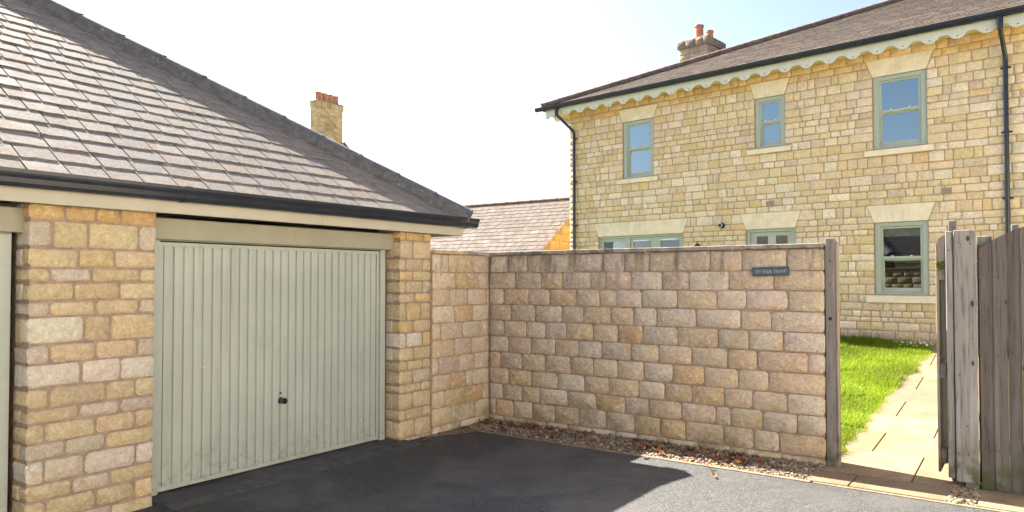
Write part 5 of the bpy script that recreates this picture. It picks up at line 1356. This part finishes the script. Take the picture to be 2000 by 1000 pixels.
def samp_c(r, n):
    x = r.uniform(4.71, 4.89, n); y = r.uniform(-0.52, 0.05, n); return x, y, -0.008 + r.uniform(0, 0.014, n)
vv, ff, cc = [], [], []; o = 0
for v, f, c in (pebbles(8200, samp_a, 1), pebbles(1500, samp_b, 2, (0.004, 0.010)), pebbles(520, samp_c, 3, (0.009, 0.019))):
    vv.append(v); ff.append(f + o); cc.append(c); o += len(v)
gr = np_mesh('gravel', np.concatenate(vv), np.concatenate(ff), np.concatenate(cc), M['pebble'], kind='stuff'); gr.location = K0; gr.rotation_euler = (0, 0, ROT_B); tag(gr, 'strip of mixed brown pebbles along the foot of the boundary wall', 'gravel')

# fallen leaves
rng = random.Random(101)
LEAFC = [(0.22, 0.07, 0.035), (0.16, 0.06, 0.03), (0.30, 0.11, 0.04), (0.12, 0.05, 0.035), (0.34, 0.17, 0.07)]
def leaf_mesh(c, ln, wd, curl):
    v = []; f = []; n = 6
    for i in range(n + 1):
        t = i / n; w_ = wd * math.sin(math.pi * min(1, t * 0.9 + 0.07)) ** 0.8; zc = curl * ((t - 0.5) ** 2) * 4 * ln * 0.4 + 0.004
        for s__ in (-1, 0, 1): v.append((ln * (t - 0.5), s__ * w_ + curl * 0.01 * math.sin(5 * t), zc + abs(s__) * curl * wd * 0.7))
    for i in range(n):
        for k in (0, 1): f.append((i * 3 + k, (i + 1) * 3 + k, (i + 1) * 3 + k + 1, i * 3 + k + 1))
    mb = MB(); mb.add(v, f, c); return mb
bank = []
def put_leaf(x, y, z, label, group):
    c = rng.choice(LEAFC); k = rng.uniform(0.8, 1.2)
    o = leaf_mesh(tuple(a * k for a in c), rng.uniform(0.05, 0.10), rng.uniform(0.014, 0.028), rng.uniform(0.1, 1.0)).build('fallen_leaf', M['leaf'], smooth=True)
    o.location = wl(x, y, z); o.rotation_euler = (rng.uniform(-0.35, 0.35), rng.uniform(-0.3, 0.3), rng.uniform(0, 6.28)); tag(o, label, 'leaf', group)
ZONES = [(26, lambda: rng.uniform(0.05, 0.75), 'dry brown fallen leaf among the pebbles at the shady left end of the wall foot', 'leaves at the left end of the pebble strip'),
         (26, lambda: rng.uniform(0.75, 1.75), 'dry brown fallen leaf on the shaded middle pebbles below the boundary wall', 'leaves on the shaded middle of the pebble strip'),
         (28, lambda: rng.gauss(2.2, 0.17), 'curled rust red leaf on the sunlit pebbles around the little green weed', 'leaves around the little weed'),
         (14, lambda: rng.uniform(2.5, 2.85), 'dry leaf on the sunlit pebbles between the weed and the name plate', 'leaves between the weed and the name plate'),
         (20, lambda: rng.gauss(3.08, 0.09), 'curled rust red leaf heaped on the pebbles below the name plate', 'leaves heaped below the name plate')]
for cnt, fx, lab, grp in ZONES:
    for k in range(cnt):
        put_leaf(min(max(fx(), 0.05), 3.65), -rng.uniform(0.06, 0.46), 0.025, lab, grp)
for k in range(9): put_leaf(rng.uniform(0.02, 0.2), -rng.uniform(0.05, 0.6), 0.012, 'dry brown fallen leaf drifted into the corner by the garage', 'fallen leaves in the wall corner')
for x, y, lab in ((0.12, -1.25, 'dark curled leaf on the driveway beside the right garage pier'), (0.45, -1.0, 'single leaf on the shaded driveway out from the wall corner'), (0.30, -1.45, 'small leaf on the shaded driveway nearest the garage door'),
             (0.72, -1.15, 'lone tan leaf in the middle of the shaded driveway'), (1.25, -0.64, 'leaf on the asphalt touching the edging strip in the shade'), (2.30, -0.60, 'leaf on the sunlit asphalt just in front of the little weed'),
             (2.95, -0.66, 'pale leaf on the sunlit asphalt edge below the name plate'), (3.05, -0.86, 'leaf lying farthest out on the sunlit asphalt'), (0.85, -0.60, 'leaf on the shaded asphalt edge near the wall corner')):
    put_leaf(x, y, 0.003, lab, 'fallen leaves on the driveway')
wd = thing('weed', 'tiny bright green weed growing out of the gravel below the wall', 'plant', wl(2.235, -0.24, 0.01), 0.3)
mb = MB(); mb.tube([(0, 0, -0.02), (0, 0, 0.05)], 0.002, 5); mb.build('stem', M['weed'], wd)
for k in range(8):
    a = k * 0.8; l = leaf_mesh((1, 1, 1), 0.04, 0.011, 0.4); o = l.build('leaf', M['weed'], wd, smooth=True); o.location = (0.018 * math.cos(a), 0.018 * math.sin(a), 0.03 + 0.005 * (k % 4)); o.rotation_euler = (0, -0.4, a)
